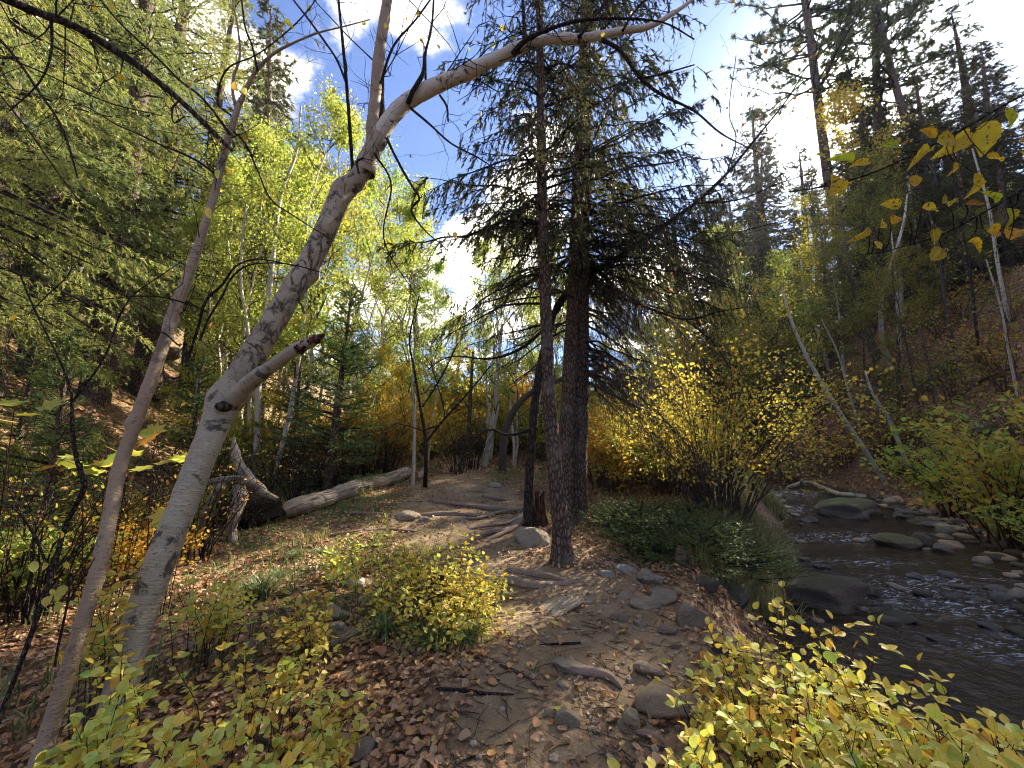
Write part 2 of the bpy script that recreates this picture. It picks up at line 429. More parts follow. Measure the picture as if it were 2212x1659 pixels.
def birch_mat(name, lo, hi, dark=(.035, .03, .026), band=1.0, patch=1.0, plates=False):
    m, k = mat(name)
    uv = k.new('ShaderNodeTexCoord')
    ob_ = uv.outputs['Object']; U = uv.outputs['UV']
    base = k.mix(k.noise(ob_, 3.0, 5, .6), lo, hi)
    st = k.mapping(U, (5.0, 260.0, 1.0))
    fine = k.noise(st, 1.0, 4, .6)
    base = k.mix(k.math('MULTIPLY', k.smooth(fine, .50, .75), .45), base, tuple(c * .55 for c in lo))
    lent = k.noise(k.mapping(U, (9.0, 75.0, 1.0)), 1.0, 2, .5)
    base = k.mix(k.math('MULTIPLY', k.smooth(lent, .64, .70), .75 * band), base, dark)
    rings = k.noise(k.mapping(U, (1.2, 9.0, 1.0)), 1.0, 3, .7)
    base = k.mix(k.math('MULTIPLY', k.smooth(rings, .67, .73), .55 * band), base, tuple(c * 1.6 for c in dark))
    blot = k.noise(ob_, 5.5, 7, .72, .4)
    base = k.mix(k.math('MULTIPLY', k.smooth(blot, .55, .62), .85 * patch), base, dark)
    fl = k.noise(ob_, 26.0, 5, .7)
    base = k.mix(k.math('MULTIPLY', k.smooth(fl, .60, .68), .4 * patch), base, tuple(c * 2.0 for c in dark))
    h = k.math('ADD', k.math('MULTIPLY', fine, .4), k.math('ADD', lent, fl))
    if plates:
        # the old, torn and cracked bark halfway up; stained grey-green lichen lower down
        s = k.new('ShaderNodeSeparateXYZ'); k.l.new(U, s.inputs[0])
        zone = k.math('MULTIPLY', k.smooth(s.outputs[1], 1.95, 2.3), k.math('SUBTRACT', 1.0, k.smooth(s.outputs[1], 4.6, 5.0)))
        rn = k.noise(k.mapping(ob_, (1, 1, .5)), 8.5, 5, .6, .6)
        crk = k.math('SUBTRACT', 1.0, k.smooth(k.math('ABSOLUTE', k.math('SUBTRACT', rn, .5)), .008, .045))
        crk = k.math('MAXIMUM', crk, k.smooth(k.noise(k.mapping(ob_, (1, 1, .6)), 16, 5, .7), .60, .68))
        msk = k.math('MULTIPLY', zone, k.math('MULTIPLY', crk, k.smooth(k.noise(ob_, 4.2, 4, .6), .42, .55)))
        base = k.mix(k.math('MULTIPLY', zone, .35), base, (.36, .25, .16))
        base = k.mix(k.math('MULTIPLY', msk, .9), base, (.05, .035, .025))
        gst = k.math('MULTIPLY', k.smooth(k.noise(ob_, 2.3, 6, .7), .52, .66), .5)
        base = k.mix(gst, base, (.17, .15, .10))
        h = k.math('ADD', h, k.math('MULTIPLY', msk, -2.2))
    out(k, princ(k, base, .62, h, .35, .75, .010))
    return m
M['birch'] = birch_mat('white_birch_bark', (.25, .215, .145), (.53, .475, .35), plates=True)
M['birch_limb'] = birch_mat('chalky_birch_limb_bark', (.50, .44, .34), (.76, .70, .58), (.03, .026, .022), 1.0, 1.1)
M['birch_pink'] = birch_mat('pinkish_young_birch_bark', (.26, .18, .11), (.42, .32, .21), (.05, .035, .03), 1.0, .6)
M['birch_far'] = birch_mat('pale_far_birch_bark', (.36, .32, .25), (.56, .51, .42), (.05, .045, .035), .8, .8)
def bark_mat(name, a, b, cell=26.0, stretch=.35, c3=None):
    m, k = mat(name)
    tcn = k.new('ShaderNodeTexCoord')
    o3 = k.mapping(tcn.outputs['Object'], (1, 1, stretch))
    v = k.vor(o3, cell, 'DISTANCE_TO_EDGE')
    n = k.noise(o3, cell * .7, 6, .7)
    big = k.noise(tcn.outputs['Object'], 1.7, 4, .6)
    c = k.mix(k.smooth(v, 0.0, .28), tuple(q * .35 for q in a), k.mix(n, a, b))
    if c3: c = k.mix(k.math('MULTIPLY', k.smooth(big, .5, .68), .7), c, c3)
    out(k, princ(k, c, .9, k.math('ADD', k.smooth(v, 0, .3), k.math('MULTIPLY', n, .8)), .15, .9, .012))
    return m
M['spruce_bark'] = bark_mat('spruce_bark', (.13, .085, .062), (.24, .18, .14), 24, .4, (.19, .17, .14))
M['alder_bark'] = bark_mat('dark_alder_bark', (.055, .042, .032), (.13, .105, .085), 30, .22)
M['twig'] = bark_mat('dark_twig_bark', (.045, .032, .026), (.10, .075, .06), 60, .5)
M['twig_red'] = bark_mat('reddish_stem_bark', (.10, .045, .03), (.19, .10, .07), 80, .3)
M['twig_tan'] = bark_mat('tan_brush_stem', (.14, .095, .065), (.26, .19, .13), 80, .3)
M['dead_twig'] = bark_mat('grey_dead_twig', (.12, .095, .075), (.24, .20, .165), 60, .5)
M['rot_dark'] = bark_mat('dark_rotten_soil_and_wood', (.018, .013, .010), (.055, .038, .028), 14, .5)
M['rot'] = bark_mat('reddish_rotten_wood', (.11, .055, .035), (.22, .12, .08), 30, .12)
def plain_wood(name, a, b):
    m, k = mat(name)
    t = k.new('ShaderNodeTexCoord')
    g = k.noise(k.mapping(t.outputs['UV'], (10.0, 2.5, 1.0)), 1.0, 6, .7); n = k.noise(t.outputs['Object'], 14, 6, .75)
    c = k.mix(n, a, b); c = k.mix(k.math('MULTIPLY', k.smooth(g, .52, .66), .6), c, tuple(q * .35 for q in a))
    out(k, princ(k, c, .8, k.math('ADD', g, n), .3, .9, .015))
    return m
M['root'] = plain_wood('worn_root_bark', (.14, .095, .065), (.36, .27, .20))
def wood_mat():
    m, k = mat('bleached_dead_wood')
    t = k.new('ShaderNodeTexCoord')
    st = k.mapping(t.outputs['UV'], (26.0, 1.6, 1.0))
    g = k.noise(st, 1.0, 6, .65)
    cr = k.noise(k.mapping(t.outputs['UV'], (60.0, 2.2, 1)), 1.0, 3, .6)
    c = k.ramp(g, [(.25, (.17, .125, .085)), (.5, (.38, .31, .23)), (.75, (.54, .47, .37))])
    c = k.mix(k.math('MULTIPLY', k.smooth(cr, .60, .66), .8), c, (.07, .05, .035))
    c = k.mix(k.math('MULTIPLY', k.smooth(k.noise(t.outputs['Object'], 4, 5, .7), .56, .68), .55), c, (.16, .12, .085))
    out(k, princ(k, c, .75, k.math('ADD', g, k.math('MULTIPLY', k.smooth(cr, .55, .66), -1.5)), .25, 1.0, .03))
    return m
M['deadwood'] = wood_mat()

def stone_mat(name, a, b, moss=0.0, mosscol=(.10, .12, .03), wet=0.0):
    m, k = mat(name)
    t = k.new('ShaderNodeTexCoord'); o = t.outputs['Object']
    oi = k.new('ShaderNodeObjectInfo')
    sh = k.vmath('ADD', o, k.vmath('SCALE', (13., 7., 5.), scale=oi.outputs['Random']).outputs[0]).outputs[0]
    n = k.noise(sh, 2.3, 8, .65); f = k.noise(sh, 22, 5, .7)
    c = k.mix(n, a, b)
    c = k.mix(k.math('MULTIPLY', k.smooth(f, .52, .68), .5), c, tuple(q * .45 for q in a))
    c = k.mix(k.math('MULTIPLY', k.smooth(k.noise(sh, 9, 4, .6), .60, .68), .45), c, tuple(min(1, q * 1.5) for q in b))
    c = k.mix(1.0, c, k.ramp(oi.outputs['Random'], [(0, (.8, .8, .8)), (.5, (1, 1, 1)), (1, (1.2, 1.08, .95))]), 'MULTIPLY')
    if moss:
        g = k.new('ShaderNodeNewGeometry'); s = k.new('ShaderNodeSeparateXYZ'); k.l.new(g.outputs['Normal'], s.inputs[0])
        mk = k.math('MULTIPLY', k.smooth(k.math('ADD', k.math('MULTIPLY', s.outputs[2], .35), k.noise(sh, 4, 5, .6)), .62, .78), moss)
        c = k.mix(mk, c, mosscol)
    out(k, princ(k, c, .88 - .5 * wet, k.math('ADD', n, k.math('MULTIPLY', f, .5)), .3 + .3 * wet, 1.0, .07))
    return m
M['stone'] = stone_mat('grey_brown_stone', (.31, .24, .16), (.60, .50, .36))
M['stone_moss'] = stone_mat('mossy_stone', (.13, .11, .085), (.30, .26, .20), .8)
M['stone_wet'] = stone_mat('wet_stream_stone', (.08, .068, .054), (.26, .225, .18), 0, wet=.8)
M['stone_pale'] = stone_mat('pale_stone', (.38, .35, .30), (.58, .55, .50))
M['stone_dark'] = stone_mat('dark_boulder_stone', (.06, .052, .040), (.20, .17, .13), .45, (.09, .09, .025), wet=.3)

def ground_mat():
    m, k = mat('forest_floor')
    t = k.new('ShaderNodeTexCoord'); o = t.outputs['Object']
    at_ = k.new('ShaderNodeAttribute', attribute_name='zone')
    s = k.new('ShaderNodeSeparateColor'); k.l.new(at_.outputs['Color'], s.inputs[0])
    n = k.noise(o, 1.3, 7, .65); f = k.noise(o, 16, 7, .7); vf = k.noise(o, 70, 4, .7)
    dirt = k.ramp(n, [(.3, (.18, .12, .065)), (.55, (.29, .205, .12)), (.75, (.39, .29, .18))])
    dirt = k.mix(k.math('MULTIPLY', k.smooth(f, .50, .68), .5), dirt, (.085, .058, .04))
    dirt = k.mix(k.math('MULTIPLY', k.smooth(vf, .60, .70), .55), dirt, (.36, .30, .24))
    cell = k.vor(k.vmath('ADD', o, k.vmath('SCALE', k.new('ShaderNodeTexNoise').outputs['Color'], scale=.08).outputs[0]).outputs[0], 17, 'F1', 1)
    ss = k.new('ShaderNodeSeparateColor'); k.l.new(cell, ss.inputs[0])
    lit = k.ramp(ss.outputs[0], [(0, (.12, .065, .035)), (.3, (.24, .14, .075)), (.55, (.16, .085, .04)), (.8, (.33, .21, .11)), (1, (.40, .25, .08))], 'CONSTANT')
    lit = k.mix(k.math('MULTIPLY', k.smooth(f, .5, .7), .5), lit, (.06, .035, .025))
    gr = k.mix(f, (.06, .075, .025), (.14, .15, .05))
    lit = k.mix(k.math('MULTIPLY', s.outputs[1], k.smooth(k.noise(o, .8, 6, .7), .42, .56)), lit, gr)
    c = k.mix(s.outputs[0], lit, dirt)
    c = k.mix(s.outputs[2], c, k.mix(k.vor(o, 6, 'F1', 0), (.05, .04, .028), (.14, .12, .09)))
    h = k.math('ADD', k.math('MULTIPLY', f, 1.0), k.math('MULTIPLY', vf, .4))
    h = k.math('ADD', h, k.math('MULTIPLY', k.math('SUBTRACT', 1, s.outputs[0]), ss.outputs[1]))
    out(k, princ(k, c, .92, h, .15, .9, .03))
    return m
M['ground'] = ground_mat()
def water_mat():
    m, k = mat('dark_stream_water')
    t = k.new('ShaderNodeTexCoord'); o = t.outputs['Object']
    at_ = k.new('ShaderNodeAttribute', attribute_name='foam')
    n1 = k.noise(k.mapping(o, (1.0, 1.0, 1)), 7, 4, .6, .3); n2 = k.noise(o, 28, 3, .6, .2)
    bed = k.mix(k.noise(o, 2.2, 5, .7), (.016, .010, .006), (.055, .035, .020))
    bed = k.mix(k.math('MULTIPLY', k.smooth(k.vor(o, 4.5, 'F1', 0), .38, .2), .35), bed, (.14, .10, .065))
    fo = k.math('MULTIPLY', at_.outputs['Fac'], k.smooth(k.noise(k.mapping(o, (.7, 2.2, 1)), 9, 7, .75, .8), .53, .62))
    c = k.mix(fo, bed, (.72, .76, .80))
    p = k.new('ShaderNodeBsdfPrincipled'); k.put(p.inputs['Base Color'], c)
    k.put(p.inputs['Roughness'], k.math('ADD', .06, k.math('MULTIPLY', fo, .5))); p.inputs['IOR'].default_value = 1.333
    b = k.new('ShaderNodeBump'); b.inputs['Strength'].default_value = .9; b.inputs['Distance'].default_value = .03
    k.l.new(k.math('ADD', n1, k.math('MULTIPLY', n2, .35)), b.inputs['Height']); k.l.new(b.outputs[0], p.inputs['Normal'])
    out(k, p.outputs[0])
    return m
M['water'] = water_mat()
def flat_mat(name, a, b, sc=3.0):
    m, k = mat(name)
    t = k.new('ShaderNodeTexCoord')
    out(k, princ(k, k.mix(k.noise(t.outputs['Object'], sc, 6, .7), a, b), .9))
    return m
M['far_hill'] = flat_mat('far_wooded_hill', (.04, .055, .04), (.09, .10, .06), .08)
M['cut'] = flat_mat('cut_wood', (.12, .08, .055), (.3, .22, .15), 20)

# ------------------------------------------------------------------ the ground, one sheet
def build_ground():
    th = np.concatenate([np.linspace(-math.pi, -1.2, 60)[:-1], np.linspace(-1.2, 1.2, 560), np.linspace(1.2, math.pi, 60)[1:]])
    r = np.concatenate([[0.02, .4, .8], np.geomspace(1.1, 60, 400), np.geomspace(62, 400, 26)])
    Rr, Th = np.meshgrid(r, th, indexing='ij')
    X = Rr * np.sin(Th); Y = Rr * np.cos(Th)
    Z = H(X, Y)
    far = sstep(Rr, 70, 200)
    Z = Z * (1 - far) + far * np.clip(Z, 0, 14)
    V = np.stack([X, Y, Z], -1).reshape(-1, 3)
    nr, nt = X.shape
    i = np.arange(nr - 1)[:, None] * nt + np.arange(nt - 1)[None]
    F = np.stack([i, i + nt, i + nt + 1, i + 1], -1).reshape(-1, 4)[:, ::-1]
    mb = MB(); mb.add(V, F)
    me = mb.mesh('ground', M['ground'])
    x, y = V[:, 0], V[:, 1]
    d = np.abs(x - np.interp(y, TY, TX)); p2 = np.stack([x, y, 0 * x], -1)
    nn = fbm(p2 * 1.6, 4, 41)
    hw = np.interp(y, [0, 3, 6, 9, 14, 30], [.9, .85, 1.35, 1.5, .9, .6])
    trail = 1 - sstep(d + 0.6 * nn, hw * .75, hw * 1.25)
    xl = np.interp(y, LY, LXL); xr = np.interp(y, LY, LXR)
    edge = np.exp(-((x - (xl - .7)) / .55) ** 2) * .75
    trail = np.clip(trail + edge * (nn > -.1), 0, 1)
    wet = sstep(x, xl - .35, xl - .05) * (1 - sstep(x, xr + .1, xr + .9))
    grass = np.clip(sstep(-x, .2, 2.5) * (1 - sstep(-x - .3 * y, 3.8, 6)) * sstep(y, 3, 6), 0, 1) + .5 * sstep(y, 9, 14) * (x < xl - 1)
    grass = np.clip(grass, 0, 1)
    ca = me.color_attributes.new('zone', 'FLOAT_COLOR', 'POINT')
    ca.data.foreach_set('color', np.stack([trail * (1 - wet), grass, wet, np.ones_like(x)], -1).astype(np.float32).reshape(-1))
    ob('ground', me, kind='structure')
build_ground()

def PW(u, v):
    d = pix_dir(u, v); t = (WATER - CAMZ) / d[2]
    return np.array([d[0] * t, d[1] * t, WATER])
def build_water():
    ys = np.concatenate([np.linspace(-10, 1.5, 24)[:-1], np.linspace(1.5, 14, 300), np.linspace(14, 45, 160)[1:]])
    a = np.linspace(0, 1, 110)
    Yg, A = np.meshgrid(ys, a, indexing='ij')
    xl = np.interp(Yg, LY, LXL) - .6; xr = np.interp(Yg, LY, LXR) + .5
    X = xl + (xr - xl) * A
    p = np.stack([X, Yg, 0 * X], -1)
    foam = np.zeros_like(X); drop = np.zeros_like(X)
    for (u, v, su, sv, amt) in [(1990, 1275, 1.1, .28, 1), (2110, 1315, 1.1, .28, 1.0), (1870, 1215, .9, .22, .7), (1750, 1160, 1.1, .5, .75), (1690, 1100, 1.3, 1.2, .9),
                                (1650, 1060, 1.8, 2.4, 1.0), (2190, 1400, .7, .3, .6), (1920, 1160, 1.2, .5, .7), (2010, 1250, 1.3, .25, .6)]:
        c = PW(u, v)
        foam += amt * np.exp(-((X - c[0]) / su) ** 2 - ((Yg - c[1]) / sv) ** 2)
    foam = np.clip(foam, 0, 1)
    Z = WATER + (.008 + .05 * foam) * fbm(p * np.array([3.0, 7.0, 1]), 3, 51) + (.006 + .03 * foam) * fbm(p * np.array([12., 20., 1]), 2, 57)
    V = np.stack([X, Yg, Z], -1).reshape(-1, 3)
    nr, nt = X.shape
    i = np.arange(nr - 1)[:, None] * nt + np.arange(nt - 1)[None]
    F = np.stack([i, i + 1, i + nt + 1, i + nt], -1).reshape(-1, 4)
    mb = MB(); mb.add(V, F)
    me = mb.mesh('stream_water', M['water'])
    at_ = me.attributes.new('foam', 'FLOAT', 'POINT'); at_.data.foreach_set('value', foam.reshape(-1).astype(np.float32))
    ob('stream_water', me, kind='structure')
build_water()

def build_far_hill():
    # a wooded ridge closing the valley, far behind
    az = np.linspace(-1.3, 1.25, 120); rr = np.linspace(150, 330, 14)
    A, Rg = np.meshgrid(az, rr, indexing='ij')
    base = np.interp(A, [-1.3, -.6, -.2, .1, .3, .42, .6, 1.25], [70, 60, 16, 20, 32, 54, 74, 110])
    Z = -4 + base * np.sin(np.clip((Rg - 150) / 130, 0, 1) * math.pi / 2) + 6 * fbm(np.stack([A * 14, Rg * .03, 0 * A], -1), 3, 61)
    V = np.stack([Rg * np.sin(A), Rg * np.cos(A), Z], -1).reshape(-1, 3)
    nr, nt = A.shape
    i = np.arange(nr - 1)[:, None] * nt + np.arange(nt - 1)[None]
    mb = MB(); mb.add(V, np.stack([i, i + 1, i + nt + 1, i + nt], -1).reshape(-1, 4)[:, ::-1])
    ob('far_hill', mb.mesh('far_hill', M['far_hill']), kind='structure')
    k = 2600
    r = np.random.default_rng(5)
    a = r.uniform(-1.0, .95, k); q = r.uniform(160, 290, k)
    b = np.interp(a, [-1.3, -.6, -.2, .1, .3, .42, .6, 1.25], [70, 60, 16, 20, 32, 54, 74, 110])
    z = -4 + b * np.sin(np.clip((q - 150) / 130, 0, 1) * math.pi / 2)
    hh = r.uniform(8, 17, k)
    mb = MB()
    for lay, (w, z0, z1) in enumerate([(.20, .05, .5), (.155, .3, .75), (.10, .55, 1.0)]):
        m = 7
        th = np.linspace(0, 2 * np.pi, m, endpoint=False)[None] + r.uniform(0, 6, (k, 1))
        jr = r.uniform(.6, 1.25, (k, m))
        ring = np.stack([np.cos(th) * w * hh[:, None] * jr, np.sin(th) * w * hh[:, None] * jr, z0 * hh[:, None] + r.uniform(-.06, .06, (k, m)) * hh[:, None]], -1)
        base_ = np.stack([q * np.sin(a), q * np.cos(a), z], -1)
        ring = ring + base_[:, None]
        apex = base_ + np.stack([0 * hh, 0 * hh, z1 * hh], -1)
        Vv = np.concatenate([ring, apex[:, None]], 1).reshape(-1, 3)
        f = np.array([[j, (j + 1) % m, m] for j in range(m)])
        mb.add(Vv, (f[None] + (np.arange(k) * (m + 1))[:, None, None]).reshape(-1, 3))
    ob('distant_conifer_forest', mb.mesh('distant_conifer_forest', M['spruce_dark'], False), kind='stuff',
       label='distant conifer forest covering the far blue-green hill', category='forest')
build_far_hill()

# ------------------------------------------------------------------ plant builders
UP = np.array([0, 0, 1.0])
def interp_path(pts, t):
    n = len(pts); x = np.clip(t, 0, 1) * (n - 1); i = np.minimum(x.astype(int), n - 2); f = (x - i)[:, None]
    return pts[i] * (1 - f) + pts[i + 1] * f, unit(pts[i + 1] - pts[i])
def bough(mb, pts, r0, ntw, tl, hang, nn, ns, nw, rng, bare=.15, live=1.0, wood=True, spread=.55, r1=.003):
    """one conifer branch: limb, side twigs hanging from it, needle tufts on the twigs"""
    mb.tubes(pts[None], np.linspace(r0, r1, len(pts))[None], 4, 0)
    t = np.sort(rng.uniform(.08, 1, ntw))
    p0, tn = interp_path(pts, t)
    side = unit(np.cross(tn, UP)) * np.where(rng.random(ntw) < .5, -1, 1)[:, None]
    d = unit(side * rng.uniform(.5, 1, (ntw, 1)) + tn * rng.uniform(.3, 1, (ntw, 1)) + rng.normal(0, .18, (ntw, 3)) - UP * hang * rng.uniform(.3, 1.3, (ntw, 1)))
    ln = tl * (1 - .55 * t) * rng.uniform(.45, 1.25, ntw)
    p1 = p0 + d * (ln * .5)[:, None]
    p2 = p1 + unit(d - UP * hang * .9) * (ln * .5)[:, None]
    tw = np.stack([p0, p1, p2], 1)
    if wood: mb.tubes(tw, np.array([[.005, .0032, .0015]]) * (1 if wood is True else wood), 3, 0)
    alive = (t > bare) & (rng.random(ntw) < live)
    k = np.flatnonzero(alive)
    if nn and len(k):
        idx = np.repeat(k, nn); s = rng.uniform(.05, 1.08, len(idx))
        a = np.where((s < .5)[:, None], p0[idx] + (p1 - p0)[idx] * (s * 2)[:, None], p1[idx] + (p2 - p1)[idx] * ((s - .5) * 2)[:, None])
        dd = unit(d[idx] + rng.normal(0, spread, (len(idx), 3)) - UP * .25 * hang)
        mb.place(NEEDLE, a, dd, rng.normal(0, 1, (len(idx), 3)), ns * rng.uniform(.6, 1.3, len(idx)), 1, sx=nw * rng.uniform(.7, 1.3, len(idx)))
def limb_path(base, az, L, elev, droop, rng, n=7, tip=.0):
    t = np.linspace(0, 1, n)[:, None]
    h = np.array([math.sin(az), math.cos(az), 0])
    out_ = h * math.cos(elev); 
    p = base + out_ * L * t + UP * (L * (math.sin(elev) * t - droop * t ** 1.8 + tip * t ** 4))
    wob = np.cumsum(rng.normal(0, .02 * L, (n, 3)), 0); wob[0] = 0
    return p + wob
def gen_conifer(seed, Ht, Rm, clear=.12, nb=150, ntw=16, tl=.9, hang=.6, nn=10, ns=.13, nw=.035, droop=.45, needles='spruce_dark',
                bark='spruce_bark', spread=.55, elev0=-.1, elev1=.6, wood=False, tr=.018, bare=.15, dead=0.0, power=.75):
    rng = np.random.default_rng(seed)
    tz = np.linspace(0, Ht, 14)
    tp = np.stack([.015 * Ht * np.sin(tz * .23 + seed) , .012 * Ht * np.cos(tz * .19 + seed) - .012 * Ht, tz], -1)
    tp[:, :2] -= tp[0, :2]
    mt = MB(); mt.tubes(tp[None], (tr * Ht * (1 - tz / Ht) ** .8 + .012)[None], 9, 0)
    mc = MB()
    z = clear * Ht + (1 - clear) * Ht * (rng.random(nb) ** 1.15)
    for zi in z:
        f = (zi / Ht - clear) / (1 - clear)
        L = Rm * (1 - f) ** power * rng.uniform(.6, 1.15) + .12
        if dead and f < dead: L *= rng.uniform(.3, .8)
        b, _ = interp_path(tp, np.array([zi / Ht]))
        pts = limb_path(b[0], rng.uniform(0, 2 * math.pi), L, elev0 + (elev1 - elev0) * f, droop * (1 - .8 * f), rng, 6, .12)
        m = max(3, int(ntw * (L / Rm) ** .8))
        bough(mc, pts, .006 + .012 * L, m, tl * (.35 + .65 * L / Rm), hang, 0 if (dead and f < dead and rng.random() < .7) else nn, ns, nw, rng, bare=bare, wood=wood, spread=spread)
    return mt.mesh('trunk', M[bark]), mc.mesh('crown', [M['twig'], M[needles]], False)
def gen_pine(seed, Ht, Rm, clear=.38, nb=100):
    rng = np.random.default_rng(seed)
    tz = np.linspace(0, Ht, 12)
    tp = np.stack([.02 * Ht * np.sin(tz * .2 + seed), .01 * Ht * np.cos(tz * .25), tz], -1); tp[:, :2] -= tp[0, :2]
    mt = MB(); mt.tubes(tp[None], (.0075 * Ht * (1 - tz / Ht) ** .7 + .03)[None], 9, 0)
    mc = MB()
    for i in range(nb):
        f = rng.random(); zi = Ht * (clear + (1 - clear) * f)
        L = Rm * (1 - .75 * f ** 1.5) * rng.uniform(.5, 1.1)
        b, _ = interp_path(tp, np.array([zi / Ht]))
        pts = limb_path(b[0], rng.uniform(0, 6.28), L, rng.uniform(0, .5) + .3 * f, .1, rng, 7, .15)
        mc.tubes(pts[None], np.linspace(.05, .01, 7)[None], 4, 0)
        nt = 16
        t = rng.uniform(.25, 1, nt); p0, tn = interp_path(pts, t)
        d = unit(tn + rng.normal(0, .7, (nt, 3)) + UP * .3)
        ln = rng.uniform(.2, .55, nt) * (L / Rm + .3)
        p1 = p0 + d * ln[:, None]
        mc.tubes(np.stack([p0, (p0 + p1) / 2 + rng.normal(0, .03, (nt, 3)), p1], 1), np.array([[.014, .01, .006]]), 3, 0)
        # tufts of long needles at the twig ends
        k = 26
        idx = np.repeat(np.arange(nt), k)
        a = p1[idx] - d[idx] * rng.uniform(0, .16, (len(idx), 1))
        mc.place(NEEDLE, a, unit(d[idx] * .5 + rng.normal(0, .75, (len(idx), 3))), rng.normal(0, 1, (len(idx), 3)), rng.uniform(.12, .22, len(idx)), 1, sx=.035)
    return mt.mesh('trunk', M['spruce_bark']), mc.mesh('crown', [M['twig'], M['pine']], False)
def gen_broadleaf(seed, Ht, Rm, nleaf, lsize, leaf='leaf_lime', bark='birch_far', clear=.25, nb=34, stems=1, tr=.011, spread=.16, elev=(.5, 1.15), twigm='twig_tan'):
    rng = np.random.default_rng(seed)
    mt = MB(); mc = MB()
    paths = []
    for s in range(stems):
        n = 12; tz = np.linspace(0, Ht * (1 if s == 0 else rng.uniform(.7, .95)), n)
        lean = rng.normal(0, .05 if stems == 1 else .13, 2)
        w = np.cumsum(rng.normal(0, .012 * Ht, (n, 2)), 0); w -= w[0]
        tp = np.concatenate([w + lean * tz[:, None], tz[:, None]], 1)
        mt.tubes(tp[None], (tr * Ht * (1 - .93 * tz / tz[-1]) ** .9 * (1 if s == 0 else .75))[None], 8, 0)
        paths.append(tp)
    ends = []
    for i in range(nb):
        tp = paths[i % stems]; f = rng.random() ** .8
        b, _ = interp_path(tp, np.array([clear + (1 - clear) * f]))
        L = Rm * (.35 + .9 * math.sin(math.pi * (.18 + .72 * f))) * rng.uniform(.55, 1.1)
        pts = limb_path(b[0], rng.uniform(0, 6.28), L, rng.uniform(*elev), .05, rng, 7, 0)
        mc.tubes(pts[None], np.linspace(.0035 * Ht * (1 - .7 * f), .004, 7)[None], 4, 0)
        nt = 10
        t = rng.uniform(.25, 1, nt); p0, tn = interp_path(pts, t)
        d = unit(tn + rng.normal(0, .6, (nt, 3)) + UP * .1)
        ln = L * rng.uniform(.15, .45, nt)
        p1 = p0 + d * ln[:, None] * .5; p2 = p1 + unit(d - UP * .15) * ln[:, None] * .5
        mc.tubes(np.stack([p0, p1, p2], 1), np.array([[.005, .0035, .002]]), 3, 0)
        ends.append(np.stack([p0, p1, p2], 1))
        ends.append(np.repeat(pts[None, [2, 4, 6]], 3, 0))
    E = np.concatenate(ends)
    idx = rng.integers(0, len(E), nleaf); s = rng.uniform(0, 1, (nleaf, 1))
    # leaves gather in clumps: some twigs carry many, some none
    wgt = np.clip(fbm(E[:, 1] * 1.1, 2, seed) + .42, 0.03, None) ** 1.6; idx = rng.choice(len(E), nleaf, p=wgt / wgt.sum())
    p = np.where(s < .5, E[idx, 0] + (E[idx, 1] - E[idx, 0]) * s * 2, E[idx, 1] + (E[idx, 2] - E[idx, 1]) * (s - .5) * 2)
    p = p + rng.normal(0, spread, (nleaf, 3)) * np.array([1, 1, .8])
    mc.place(LEAF2, p, unit(rng.normal(0, 1, (nleaf, 3)) + np.array([0, 0, -.5])), rng.normal(0, 1, (nleaf, 3)) + np.array([0, 0, .4]), lsize * rng.uniform(.6, 1.3, nleaf), 1)
    return mt.mesh('trunk', M[bark]), mc.mesh('crown', [M[twigm], M[leaf]], False)
def gen_shrub(seed, Ht, Rm, ns, nleaf, lsize, leaf, stem='twig_tan', arch=.25, tmpl=LEAF2, low=.2, sub=5):
    """many thin stems from one foot, side twigs, leaves"""
    rng = np.random.default_rng(seed)
    ms = MB(); ml = MB(); n = 7
    az = rng.uniform(0, 6.28, ns); rr = Rm * np.sqrt(rng.random(ns)); hh = Ht * rng.uniform(.55, 1.05, ns) * (1 - .35 * (rr / Rm) ** 2)
    foot = np.stack([np.sin(az) * rr * .2, np.cos(az) * rr * .2, 0 * az], -1)
    t = np.linspace(0, 1, n)[None, :, None]
    hz = np.stack([np.sin(az), np.cos(az), 0 * az], -1)[:, None]
    pth = foot[:, None] + hz * rr[:, None, None] * .85 * (t ** 1.5) + UP * hh[:, None, None] * (t - arch * t ** 3) / (1 - arch)
    w = np.cumsum(rng.normal(0, .018 * Ht, (ns, n, 3)), 1); w[:, 0] = 0
    pth = pth + w; pth[:, 0, 2] = -.08
    ms.tubes(pth, np.linspace(.007 + .003 * Ht, .002, n)[None], 4, 0)
    si = np.repeat(np.arange(ns), sub); k = len(si); tt = rng.uniform(.3, .98, k)
    x = tt * (n - 1); i = np.minimum(x.astype(int), n - 2); f = (x - i)[:, None]
    p0 = pth[si, i] * (1 - f) + pth[si, i + 1] * f; tn = unit(pth[si, i + 1] - pth[si, i])
    d = unit(tn + rng.normal(0, .65, (k, 3))); ln = Ht * rng.uniform(.10, .30, k)[:, None]
    tw = np.stack([p0, p0 + d * ln * .5, p0 + unit(d + rng.normal(0, .2, (k, 3))) * ln], 1)
    ms.tubes(tw, np.array([[.0035, .0025, .0012]]), 3, 0)
    idx = rng.integers(0, k, nleaf); s = rng.random((nleaf, 1))
    p = tw[idx, 0] * (1 - s) + tw[idx, 2] * s + rng.normal(0, .02 * Ht, (nleaf, 3))
    keep = p[:, 2] > low * Ht * rng.random(nleaf)
    p = p[keep]; dd = unit(d[idx][keep] + rng.normal(0, .7, (len(p), 3)))
    ml.place(tmpl, p, dd, rng.normal(0, .6, (len(p), 3)) + UP, lsize * rng.uniform(.6, 1.3, len(p)))
    return ms.mesh('stems', M[stem]), ml.mesh('foliage', M[leaf], False)

